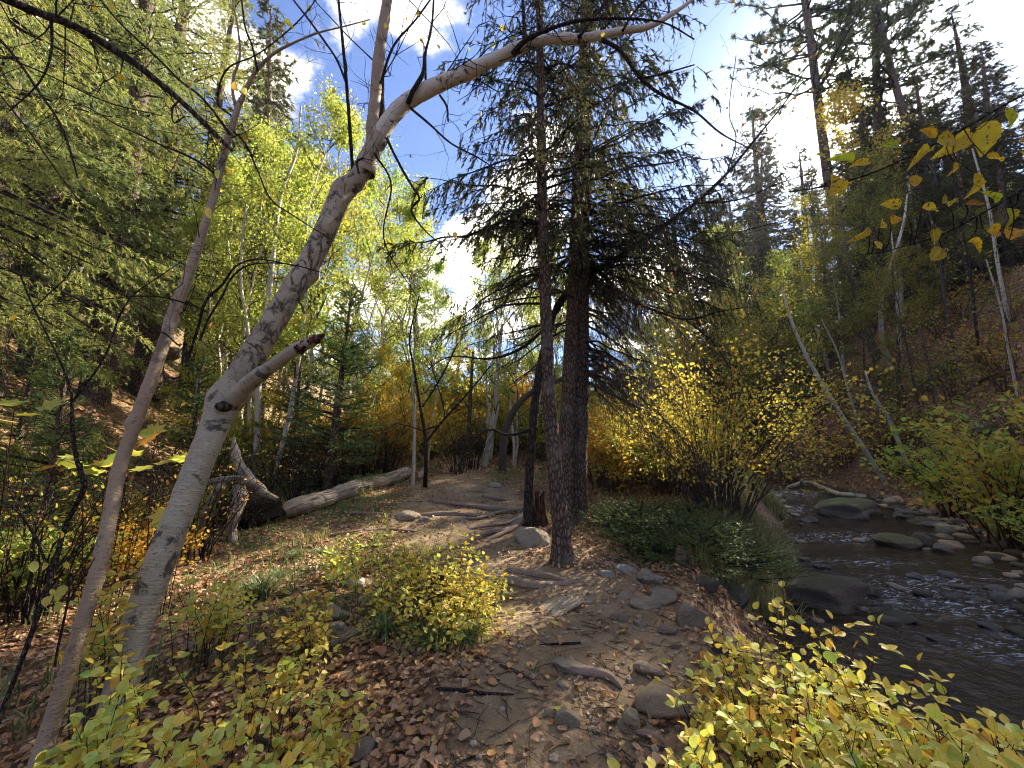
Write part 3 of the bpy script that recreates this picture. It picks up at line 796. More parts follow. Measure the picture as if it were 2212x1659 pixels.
def put(kind, parts, names, label, cat, loc, rot=0., scale=1., group=None, lean=(0, 0)):
    t = thing(kind, label, cat, loc, (lean[0], lean[1], rot), scale, group)
    for nm, me in zip(names, parts):
        o = ob(nm, me, t)
    return t

# ------------------------------------------------------------------ woods
def top_height(u, vtop, Y):
    return float(P(u, vtop, Y)[2] - H(at(u, Y)[0], Y))
def wood(kind, meshes, base_h, rows, label_of, cat, group, seed=1, lean=.03, wide=1.0):
    """rows: (u, Y, v of the top); labels numbered from the left by place in the photo"""
    rng = np.random.default_rng(seed)
    rows = sorted(rows)
    for i, (u, Y, vt) in enumerate(rows):
        g = at(u, Y); h = top_height(u, vt, Y)
        k = i % len(meshes)
        s = h / base_h[k]; sw = s * wide * rng.uniform(.9, 1.1)
        put(kind, meshes[k], ('trunk', 'crown'), label_of(i, len(rows)), cat, g - np.array([0, 0, .1]), rng.uniform(0, 6.28), (sw, sw, s), group,
            (rng.normal(0, lean), rng.normal(0, lean)))
def ordlab(fmt, lastfmt=None):
    def f(i, n):
        if i == 0: return fmt.format('leftmost')
        if i == n - 1: return fmt.format('rightmost')
        return fmt.format(ORD[i] + ' from the left')
    return f

LICH = [gen_conifer(11 + i, 16, 2.7, clear=.17, nb=230, ntw=40, tl=.62, hang=.55, nn=17, ns=.075, nw=.020, droop=.45, spread=.95, needles='spruce_lichen', wood=False, power=.55) for i in range(2)]
DARK = [gen_conifer(21 + i, 14, 2.1, clear=.08, nb=170, ntw=18, tl=.75, hang=.5, nn=14, ns=.15, nw=.045, droop=.35, needles='spruce_dark') for i in range(3)]
GREEN = [gen_conifer(31 + i, 6, 1.5, clear=.04, nb=120, ntw=18, tl=.55, hang=.12, nn=18, ns=.075, nw=.024, droop=.18, needles='spruce_green', elev0=.05, elev1=.8) for i in range(2)]
PINE = [gen_pine(41 + i, 22, 3.0) for i in range(2)]
ASPEN = [gen_broadleaf(51 + i, 11, 1.7, 9000, .085, 'leaf_lime', clear=.22, nb=40, stems=1 + (i % 2), tr=.0065) for i in range(4)]
GOLD = [gen_broadleaf(61 + i, 6, 1.3, 5000, .075, 'leaf_gold', clear=.25, nb=30, stems=1 + i, tr=.005, bark='twig_tan') for i in range(2)]
OLIVE = [gen_broadleaf(71 + i, 9, 1.7, 6500, .085, 'leaf_green', clear=.2, nb=36, stems=1 + i, tr=.006, bark='dead_twig') for i in range(2)]

wood('lichen_hung_spruce', LICH, [16, 16], [(-260, 5.0, -900), (-60, 8.0, -700), (60, 10.5, -500), (190, 11.5, -380), (300, 14, -240), (395, 17, -60), (20, 15, -400), (150, 17, -260), (455, 21, 60)],
     ordlab('tall yellow-green spruce hung with lichen on the left slope, {}'), 'tree', 'lichen-hung spruces on the left slope', 3)
wood('dark_spruce', DARK, [14] * 3, [(545, 19, 35), (470, 26, 190), (980, 32, 660), (905, 26, 470)],
     ordlab('dark pointed spruce rising behind the yellow birches, {}'), 'tree', 'dark spruces behind the yellow birches', 4)
wood('dark_spruce', DARK, [14] * 3, [(1470, 48, 560), (1520, 44, 470), (1581, 40, 367), (1625, 46, 420), (1660, 40, 310), (1722, 42, 212), (1770, 46, 330), (1810, 52, 370), (1700, 52, 420), (1760, 34, 450), (1640, 34, 480), (1600, 34, 540), (1690, 30, 560), (1500, 34, 540), (1550, 38, 430), (1450, 40, 600), (1610, 36, 400)],
     ordlab('dark spruce on the hillside right of the big spruces, {}'), 'tree', 'dark spruces on the right hillside', 5, wide=1.25)
wood('shaded_spruce', DARK, [14] * 3, [(1960, 32, 210), (2010, 36, 170), (2120, 28, 150), (2190, 32, 60), (1925, 40, 270), (2060, 42, 210), (2250, 26, 110), (1990, 46, 250), (2150, 40, 200), (2080, 30, 300), (1945, 29, 330), (2215, 24, 230), (2030, 33, 260), (1975, 27, 400), (2100, 24, 330), (2180, 22, 310), (1900, 34, 380), (2260, 20, 260), (2140, 33, 240), (2000, 50, 200)],
     ordlab('grey-green spruce high on the right bank behind the yellow leaf twigs, {}'), 'tree', 'spruces high on the right bank', 6, wide=1.55)
wood('young_fir', GREEN, [6] * 2, [(712, 9.6, 600), (130, 5.2, 700), (640, 10.5, 720), (40, 7.0, 690), (420, 9.5, 760), (780, 16, 720), (1010, 22, 820)],
     ordlab('small green fir growing in the brush left of the trail, {}'), 'fir tree', 'young firs left of the trail', 7)
wood('yellow_birch', ASPEN, [11] * 4, [(600, 9.5, 225), (520, 12.5, 290), (655, 12.5, 240), (700, 15.5, 360), (760, 12.5, 420), (830, 14.5, 440), (880, 18.5, 450), (925, 16, 560), (570, 17, 320), (800, 20, 430), (480, 15, 400),
     (1010, 24, 690), (430, 11, 480), (740, 22, 400), (955, 20, 640), (640, 19, 330)],
     ordlab('slender birch with yellow-green leaves in the thicket left of the trail, {}'), 'birch tree', 'yellow-green birches left of the trail', 8)
wood('yellow_birch', ASPEN, [11] * 4, [(1060, 17, 520), (1110, 14.5, 455), (1165, 18, 520), (1210, 22, 600), (1310, 17, 690), (1360, 13, 760), (1420, 19, 700), (1290, 12, 840), (1130, 24, 480), (1060, 26, 640), (1330, 24, 620), (1400, 26, 640), (1460, 27, 660), (1240, 27, 640), (980, 27, 700), (1180, 30, 600), (1380, 16, 700), (1500, 22, 700)],
     ordlab('leafy yellow-green tree seen behind the big spruce trunks, {}'), 'birch tree', 'yellow-green trees behind the spruces', 9)
wood('golden_tree', GOLD, [6] * 2, [(1535, 24, 585), (615, 12, 700), (800, 13, 760), (1935, 30, 235), (875, 12.0, 800)],
     ordlab('small golden-leaved tree among the greener ones, {}'), 'tree', 'small golden trees', 10)
wood('olive_tree', OLIVE, [9] * 2, [(1690, 20, 490), (1840, 24, 440), (1765, 24, 560), (2000, 26, 400), (1940, 27, 350), (1600, 22, 640), (2130, 24, 400), (2190, 20, 430), (1900, 22, 480), (2050, 20, 520), (1720, 17, 620), (1960, 19, 560)],
     ordlab('olive and yellow leaved tree on the slope, {}'), 'tree', 'olive-leaved trees on the slopes', 11)
# the two tall pines against the sun and the one at the upper right
for (u, Y, vt, rot, ln, lab) in [(1884, 36, -330, .3, (.0, -.10), 'tall bare-trunked pine standing right in front of the sun'),
                                 (1908, 37, -240, 2.1, (.0, -.16), 'tall pine leaning left beside the sun, its trunk crossing the other'),
                                 (2105, 30, -330, 4.0, (.02, -.10), 'broad open pine against the blue at the upper right')]:
    g = at(u, Y); h = top_height(u, vt, Y)
    put('tall_pine', PINE[0 if u < 1900 else 1], ('trunk', 'crown'), lab, 'pine tree', g - np.array([0, 0, .2]), rot, (h / 22,) * 3, 'tall pines on the right ridge', ln)

# ------------------------------------------------------------------ slender leaning birches of the right bank and the thicket
def thin_tree(name, rows, label, cat, mat_, n=26, twigs=14, seed=0, leafm=None, nl=0, ls=.06, tw=.5, group=None, sides=8, ground=True, tm='twig'):
    c, r = pixcurve(rows, n)
    if ground:
        c[0, 2] = min(c[0, 2], float(H(c[0, 0], c[0, 1])) - .05)
    base = c[0].copy()
    rng = np.random.default_rng(seed)
    t = thing(name, label, cat, base, group=group)
    mb = MB(); mb.tubes((c - base)[None], r[None], sides, 0)
    ob('trunk', mb.mesh('trunk', M[mat_]), t)
    if twigs:
        mb = MB(); f = rng.uniform(.35, 1, twigs); p0, tn = interp_path(c - base, f)
        d = unit(tn * .7 + rng.normal(0, .6, (twigs, 3)) + UP * .15); ln = tw * rng.uniform(.4, 1.3, twigs)[:, None]
        q = np.stack([p0, p0 + d * ln * .35, p0 + unit(d + rng.normal(0, .15, (twigs, 3))) * ln * .7, p0 + unit(d + rng.normal(0, .25, (twigs, 3))) * ln], 1)
        mb.tubes(q, np.array([[1, .7, .45, .2]]) * (.3 * np.interp(f, np.linspace(0, 1, n), r))[:, None], 3, 0)
        k = twigs * 3; i = rng.integers(0, twigs, k); s = rng.integers(1, 4, k)
        d2 = unit(d[i] + rng.normal(0, .7, (k, 3))); p = q[i, s]; l2 = ln[i] * .45
        mb.tubes(np.stack([p, p + d2 * l2 * .5, p + d2 * l2], 1), np.array([[.003, .002, .001]]) * (1 + c[0, 1] * .06), 3, 0)
        ob('branches', mb.mesh('branches', M[tm]), t)
        if nl:
            ml = MB(); i = rng.integers(0, k, nl); pp = p[i] + d2[i] * l2[i] * rng.random((nl, 1)) + rng.normal(0, .02, (nl, 3))
            ml.place(LEAF4, pp, unit(rng.normal(0, 1, (nl, 3)) - UP * .6), rng.normal(0, 1, (nl, 3)), ls * rng.uniform(.6, 1.2, nl))
            ob('foliage', ml.mesh('foliage', M[leafm], False), t)
    return t
def Yof(u, v): return float(G(u, v)[1])
def hill_birch(rows, label, **k):
    y0 = Yof(rows[0][0], rows[0][1])
    thin_tree('leaning_birch', [(u, v, y0, w) for (u, v, w) in rows], label, 'birch tree', 'birch_far', tw=1.3, tm='dead_twig', group='pale leaning birches on the right bank', **k)
hill_birch([(1918, 1050, 15), (1870, 975, 12), (1800, 870, 11), (1740, 765, 9), (1705, 680, 7), (1690, 620, 4)], 'pale birch leaning left from the cobbles on the far stream bank', seed=1, nl=60, leafm='leaf_green', ls=.1)
hill_birch([(1968, 1030, 13), (1945, 965, 11), (1920, 905, 9), (1885, 850, 7), (1868, 800, 5)], 'short bent pale birch just right of the leaning one on the far bank', seed=2)
hill_birch([(1927, 800, 15), (1910, 750, 13), (1903, 690, 12), (1908, 630, 11), (1925, 570, 9), (1950, 490, 7), (1960, 420, 4)], 'crooked white birch halfway up the brown right hillside', seed=3)
hill_birch([(1955, 702, 15), (1948, 660, 12), (1945, 600, 10), (1935, 520, 7)], 'short grey-white trunk higher up the hillside behind the crooked birch', seed=4)
hill_birch([(1790, 800, 9), (1768, 720, 8), (1740, 640, 6), (1730, 560, 4)], 'thin forked white stem on the hillside above the golden willow', seed=5)
hill_birch([(2010, 640, 12), (1990, 560, 10), (1975, 480, 8), (1960, 380, 5)], 'white stem at the top of the brown hillside under the dark trees', seed=6)
y0 = Yof(1895, 780)
thin_tree('grey_pine_snag', [(1897, 780, y0, 26), (1865, 700, y0, 22), (1840, 610, y0, 20), (1822, 520, y0 + .5, 17), (1810, 440, y0 + 1, 14)], 'grey leaning conifer trunk with roots on the brown hillside', 'tree', 'dead_twig', seed=7, tw=1.2)
for i, (rows, lab) in enumerate([
    ([(555, 985, 10, 16), (560, 800, 10, 14), (585, 600, 10, 12), (605, 430, 10, 9), (640, 330, 10, 6), (650, 230, 10, 4)], 'pair-like pale birch stem rising behind the leaning birch trunk'),
    ([(535, 1000, 10.4, 11), (540, 760, 10.4, 9), (520, 600, 10.4, 7), (530, 450, 10.4, 5)], 'thin white stem just left of the pale birch behind the trunk'),
    ([(893, 1020, 11, 8), (896, 900, 11, 7), (893, 800, 11, 5), (900, 700, 11, 3)], 'dead white stem beside the far end of the fallen log'),
    ([(1046, 1000, 15, 15), (1060, 940, 15, 14), (1072, 880, 15, 12), (1075, 800, 15, 9), (1085, 700, 15, 6)], 'cream birch trunk in the sunlit gap left of the dark alder'),
    ([(1085, 1000, 13, 17), (1090, 940, 13, 16), (1115, 880, 13, 14), (1160, 840, 13, 12), (1230, 815, 13, 11), (1300, 800, 13, 12)], 'grey birch trunk bending right behind the dark alder'),
    ([(1175, 990, 16, 12), (1172, 900, 16, 11), (1180, 780, 16, 8)], 'slim grey trunk seen between the alder and the spruce'),
    ([(1010, 985, 17, 9), (1015, 880, 17, 8), (1022, 760, 17, 6)], 'slim grey trunk far down the trail')]):
    thin_tree('pale_birch', rows, lab, 'birch tree', 'dead_twig' if 'bending' in lab or 'slim' in lab else 'birch_far', seed=20 + i, tw=1.0, tm='twig_tan', group='pale stems in the thicket', nl=70, leafm='leaf_lime', ls=.07)

# ------------------------------------------------------------------ the group of spruces by the trail
def big_spruce(rows, Htop, label, seed, boughs, mat_='spruce_bark'):
    c, r = pixcurve(rows, 60)
    base = G(rows[0][0], rows[0][1]); off = base - c[0]; 
    top = c[-1] + (c[-1] - c[-2]) / np.linalg.norm(c[-1] - c[-2]) * max(0.5, Htop - c[-1, 2])
    ext = np.linspace(c[-1], top, 14)[1:]
    c = np.vstack([c, ext]); r = np.concatenate([r, np.linspace(r[-1], .03, 14)[1:]])
    c0 = c[0].copy(); c = c - c0
    # root flare
    zz_ = c[:, 2]; r = r * (1 + .45 * np.exp(-np.maximum(zz_, 0) / .12)); c[0, 2] -= .15
    n2 = 260
    cc = spline(np.column_stack([c, r]), n2)
    def disp(p, ln, th, rr):
        lob = np.exp(-ln / .22) * .18 * np.cos(th * 5 + seed)
        return rr * (lob + .10 * fbm(p * np.array([9, 9, 3.0]), 3, seed)) + .006 * vnoise(p * np.array([38, 38, 14.0]), seed) + rr * .12 * vnoise(p * np.array([3, 3, .8]), seed + 5)
    t = thing('big_spruce', label, 'spruce tree', c0, group='tall spruces beside the trail')
    mb = MB(); mb.tubes(cc[None, :, :3], cc[None, :, 3], 32, 0, ref=(0, 1, 0), disp=disp)
    ob('trunk', mb.mesh('trunk', M[mat_]), t)
    rng = np.random.default_rng(seed)
    zarr = cc[:, 2]
    for (z0, z1, nb, Lf, azf, kw) in boughs:
        for j in range(nb):
            zi = z0 + (z1 - z0) * rng.random() ** 1.25; k = np.argmin(np.abs(zarr - zi)); b = cc[k, :3]
            az = azf(rng); L = Lf(zi, rng)
            kk = dict(kw); elev = kk.pop('elev', 0.1); droop = kk.pop('droop', .45); nt = kk.pop('ntw', 22); tl = kk.pop('tl', .55); hang = kk.pop('hang', .8)
            nn = kk.pop('nn', 14); nmb = MB()
            pts = limb_path(b, az, L, elev + rng.normal(0, .08), droop * rng.uniform(.7, 1.3), rng, 9, .12)
            bough(nmb, pts, .008 + .008 * L, max(6, int(nt * L / 1.5)), tl, hang, nn, kk.get('ns', .055), kk.get('nw', .012), rng, bare=kk.get('bare', .2), live=kk.get('live', 1), wood=kk.get('wood', True), spread=.5)
            ob('branch', nmb.mesh('branch', [M['twig'] if nn else M['dead_twig'], M['spruce_dark']], False), t)
    return t, c0, cc
allaz = lambda r: r.uniform(0, 6.28)
A_rows = [(1217, 1212, 0, 42), (1208, 1100, 0, 35), (1193, 950, 0, 31), (1184, 800, 0, 28), (1177, 600, 0, 26), (1171, 400, 0, 22), (1168, 200, 0, 18), (1166, 30, 0, 15)]
def withY(rows, y): return [(u, v, y, w) for (u, v, _, w) in rows]
yA, yB, yC = G(1217, 1212)[1], G(1224, 1140)[1], G(1246, 1130)[1] + .15
big_spruce(withY(A_rows, yA), 11, 'nearest slim spruce at the trail edge with a grass tuft at its foot', 101, [
    (4.6, 11, 64, lambda z, r: (2.1 - .14 * (z - 4)) * r.uniform(.5, 1.1), allaz, dict(elev=.05, droop=.35, nn=15, ntw=30, tl=.6, hang=.9, ns=.075, nw=.019)),
    (3.0, 5.2, 7, lambda z, r: r.uniform(.8, 1.9), lambda r: r.uniform(3.7, 5.7), dict(elev=-.1, droop=.35, nn=12, ntw=26, tl=.55, bare=.45)),
    (1.9, 4.0, 8, lambda z, r: r.uniform(.3, .9), allaz, dict(elev=-.2, droop=.3, nn=0, ntw=8, tl=.3))])
B_rows = [(1223, 1142, 0, 40), (1222, 1000, 0, 36), (1228, 850, 0, 32), (1238, 650, 0, 28), (1246, 450, 0, 25), (1253, 250, 0, 20), (1260, 60, 0, 15)]
big_spruce(withY(B_rows, yB), 14, 'tall spruce in the middle of the trio, half hidden behind its neighbour', 102, [
    (4.9, 14, 90, lambda z, r: (3.0 - .17 * (z - 4)) * r.uniform(.5, 1.1), allaz, dict(elev=0.0, droop=.45, nn=14, ntw=22, tl=.7, hang=1.1, ns=.095, nw=.026)),
    (3.4, 5.6, 8, lambda z, r: r.uniform(1.2, 2.4), lambda r: r.uniform(3.9, 5.6), dict(elev=-.05, droop=.3, nn=12, ntw=24, tl=.6, bare=.4))])
C_rows = [(1246, 1132, 0, 44), (1249, 1000, 0, 40), (1253, 850, 0, 37), (1257, 650, 0, 33), (1260, 450, 0, 29), (1265, 250, 0, 24), (1268, 60, 0, 18)]
RIGHT = lambda r: r.uniform(.7, 2.6)
big_spruce(withY(C_rows, yC), 15, 'thickest spruce of the trio with dead drooping boughs on its right side', 103, [
    (4.8, 15, 110, lambda z, r: (3.2 - .17 * (z - 4)) * r.uniform(.5, 1.1), allaz, dict(elev=0.0, droop=.5, nn=14, ntw=22, tl=.75, hang=1.2, ns=.095, nw=.026)),
    (4.7, 7.4, 30, lambda z, r: r.uniform(1.4, 3.0), RIGHT, dict(elev=0.0, droop=.55, nn=14, ntw=30, tl=.9, hang=1.4, ns=.08, nw=.018, bare=.25)),
    (2.4, 5.4, 42, lambda z, r: r.uniform(1.2, 2.7), RIGHT, dict(elev=-.1, droop=.75, nn=0, ntw=44, tl=.85, hang=1.2, wood=.9)),
    (2.6, 4.2, 6, lambda z, r: r.uniform(1.2, 2.0), RIGHT, dict(elev=-.1, droop=.75, nn=8, ntw=30, tl=.8, hang=1.2, bare=.35, live=.5)),
    (2.0, 3.2, 8, lambda z, r: r.uniform(.4, 1.2), allaz, dict(elev=-.2, droop=.4, nn=0, ntw=14, tl=.4))])
# ------------------------------------------------------------------ the curved dark alder with its long limb
yD = G(1141, 1138)[1]
def limb(mb, rows, n=30, sides=10, disp=None, base=None, m=0, ref=(0, 1, 0)):
    c, r = pixcurve(rows, n)
    if base is not None: c = c - base
    mb.tubes(c[None], r[None], sides, m, ref=ref, disp=disp)
    return c, r
def rough(seed, a=.10, f=8):
    return lambda p, ln, th, rr: rr * (a * fbm(p * f, 3, seed) + .5 * a * vnoise(p * f * 5, seed + 3))
def twigs_on(mb, c, r, n, L, rng, t0=.2, t1=1., up=.3, gen2=3, side=None, thick=.35, m=0, minr=.0012):
    """bare twigs with finer twigs on them; returns tips for hanging leaves"""
    f = rng.uniform(t0, t1, n); p0, tn = interp_path(c, f)
    d = unit(tn * .6 + rng.normal(0, .6, (n, 3)) + UP * up)
    if side is not None: d = unit(d + np.array(side))
    ln = L * rng.uniform(.35, 1.3, n)[:, None]
    k1 = rng.normal(0, .18, (n, 3)); k2 = rng.normal(0, .25, (n, 3))
    q = np.stack([p0, p0 + d * ln * .3, p0 + unit(d + k1) * ln * .62, p0 + unit(d + k1 + k2 * .6) * ln * .85, p0 + unit(d + k1 + k2) * ln], 1)
    rr = np.maximum(thick * np.interp(f, np.linspace(0, 1, len(r)), r), minr * 1.6)
    mb.tubes(q, np.array([[1, .75, .5, .35, .25]]) * rr[:, None], 4, m)
    tips = [q[:, 4]]
    if gen2:
        k = n * gen2; i = rng.integers(0, n, k); s = rng.integers(1, 5, k)
        p = q[i, s]; d2 = unit(d[i] * .8 + rng.normal(0, .65, (k, 3))); l2 = ln[i] * rng.uniform(.25, .6, (k, 1))
        b = rng.normal(0, .2, (k, 3))
        q2 = np.stack([p, p + d2 * l2 * .5, p + unit(d2 + b) * l2], 1)
        mb.tubes(q2, np.maximum(np.array([[.45, .32, .2]]) * rr[i][:, None], minr), 3, m)
        tips += [q2[:, 1], q2[:, 2]]
    return np.concatenate(tips)
LEAFHI = [oval(.36, .10, .10, .42), oval(.33, .22, .06, .45), oval(.38, .04, .14, .40), oval(.31, .30, .12, .48)]
def leaf_meshes(mname, tmpls=LEAFHI):
    r = []
    for t in tmpls:
        mb = MB(); mb.add(t[0], t[1], t[2]); r.append(mb.mesh('leaf', M[mname]))
    return r
ALDERLEAF = leaf_meshes('leaf_pale'); YL = leaf_meshes('leaf_yellow'); AMB = leaf_meshes('leaf_amber')
def leaf_objs(parent, meshes, pos, ydir, nrm, size, name='leaf'):
    pos = np.asarray(pos); y = unit(np.asarray(ydir)); z = np.asarray(nrm); x = unit(np.cross(y, z)); z = np.cross(x, y)
    for i in range(len(pos)):
        o = bpy.data.objects.new(name, meshes[i % len(meshes)])
        s = float(size[i])
        m = Matrix(((x[i, 0] * s, y[i, 0] * s, z[i, 0] * s, pos[i, 0]), (x[i, 1] * s, y[i, 1] * s, z[i, 1] * s, pos[i, 1]), (x[i, 2] * s, y[i, 2] * s, z[i, 2] * s, pos[i, 2]), (0, 0, 0, 1)))
        COL.objects.link(o); o.parent = parent; o.matrix_local = m
def hang(rng, n):
    return unit(rng.normal(0, .45, (n, 3)) - UP), unit(rng.normal(0, 1, (n, 3)) * np.array([1, 1, .35]))

def alder():
    rng = np.random.default_rng(201)
    rows = [(1141, 1142, yD, 26), (1143, 1050, yD, 20), (1148, 960, yD, 18), (1158, 860, yD, 19), (1170, 780, yD + .1, 18), (1188, 710, yD + .2, 17), (1212, 650, yD + .5, 16),
            (1262, 600, yD + .55, 15), (1340, 555, yD + .3, 14), (1420, 498, yD, 12), (1500, 440, yD - .3, 9), (1570, 375, yD - .6, 7), (1640, 290, yD - .8, 5), (1700, 215, yD - 1, 4), (1745, 140, yD - 1.1, 3)]
    base = P(*rows[0][:3]); 
    t = thing('alder_tree', 'dark curved alder bending right behind the spruces with one long limb and orange leaves', 'alder tree', base)
    mb = MB(); c, r = limb(mb, rows, 90, 16, rough(3, .16, 6), base); ob('trunk', mb.mesh('trunk', M['alder_bark']), t)
    tips = []
    subs = [[(1262, 600, yD + .5, 8), (1330, 640, yD + .3, 6), (1430, 668, yD, 5), (1500, 700, yD, 3)],
            [(1420, 498, yD, 5), (1520, 520, yD - .3, 4), (1600, 500, yD - .5, 3), (1720, 470, yD - .8, 2)],
            [(1500, 440, yD - .3, 5), (1600, 430, yD - .4, 4), (1700, 390, yD - .6, 3), (1850, 350, yD - .8, 2)],
            [(1570, 375, yD - .6, 4), (1590, 300, yD - .6, 3), (1575, 240, yD - .6, 2), (1590, 120, yD - .6, 2)],
            [(1340, 555, yD + .2, 5), (1420, 560, yD, 4), (1530, 600, yD, 3)],
            [(1640, 660, yD - 1, 1), (1560, 672, yD - .8, 4), (1480, 690, yD - .5, 5), (1400, 665, yD - .2, 6), (1330, 640, yD + .2, 7)],
            [(1480, 690, yD - .5, 4), (1540, 740, yD - .7, 3), (1580, 800, yD - .8, 2)],
            [(1640, 290, yD - .8, 3), (1700, 280, yD - .9, 2), (1780, 200, yD - 1, 2), (1900, 60, yD - 1, 1)]]
    for s in subs:
        mb = MB(); cc, rr = limb(mb, s, 18, 6, None, base); tips.append(twigs_on(mb, cc, rr, 11, .75, rng, .15, 1, .1, 4, minr=.0018)); ob('branch', mb.mesh('branch', M['twig']), t)
    mb = MB(); tips.append(twigs_on(mb, c, r, 34, .9, rng, .55, 1, .3, 4, minr=.0018)); ob('twigs', mb.mesh('twigs', M['twig']), t)
    T_ = np.concatenate(tips); T_ = T_[rng.permutation(len(T_))[:170]]
    d, nn = hang(rng, len(T_)); leaf_objs(t, ALDERLEAF, T_, d, nn, .07 * rng.uniform(.7, 1.2, len(T_)))
    # two lower dead arms reaching left
    for s in [[(1160, 925, yD, 8), (1100, 940, yD - .2, 6), (1050, 930, yD - .3, 4), (990, 990, yD - .3, 2)], [(1186, 700, yD, 8), (1130, 750, yD - .3, 7), (1060, 775, yD - .5, 5), (975, 770, yD - .6, 3), (920, 800, yD - .6, 2)]]:
        mb = MB(); cc, rr = limb(mb, s, 18, 6, None, base); twigs_on(mb, cc, rr, 10, .5, rng, .2, 1, 0, 3, minr=.0018); ob('branch', mb.mesh('branch', M['twig']), t)
    # roots over the trail
    for k, s in enumerate([[(1141, 1128), (1110, 1145), (1075, 1162), (1045, 1170)], [(1138, 1120), (1100, 1133), (1060, 1140), (1010, 1142)], [(1136, 1126), (1095, 1150), (1060, 1155), (1030, 1160)],
              [(1134, 1110), (1075, 1112), (1030, 1124), (985, 1120)], [(1141, 1112), (1100, 1103), (1040, 1098), (990, 1094), (930, 1078)]]):
        pts = []
        for q, (u, v) in enumerate(s):
            g = G(u, v); g[2] = float(H(g[0], g[1])) + (.035 if q else .10) - (.05 if q == len(s) - 1 else 0); pts.append([*(g - base), [.05, .042, .035, .025, .015][min(q + (k % 2), 4)]])
        c2 = spline(pts, 30); mb = MB(); mb.tubes(c2[None, :, :3], c2[None, :, 3], 10, 0, ref=UP, disp=rough(k, .35, 7)); ob('root', mb.mesh('root', M['root']), t)
alder()

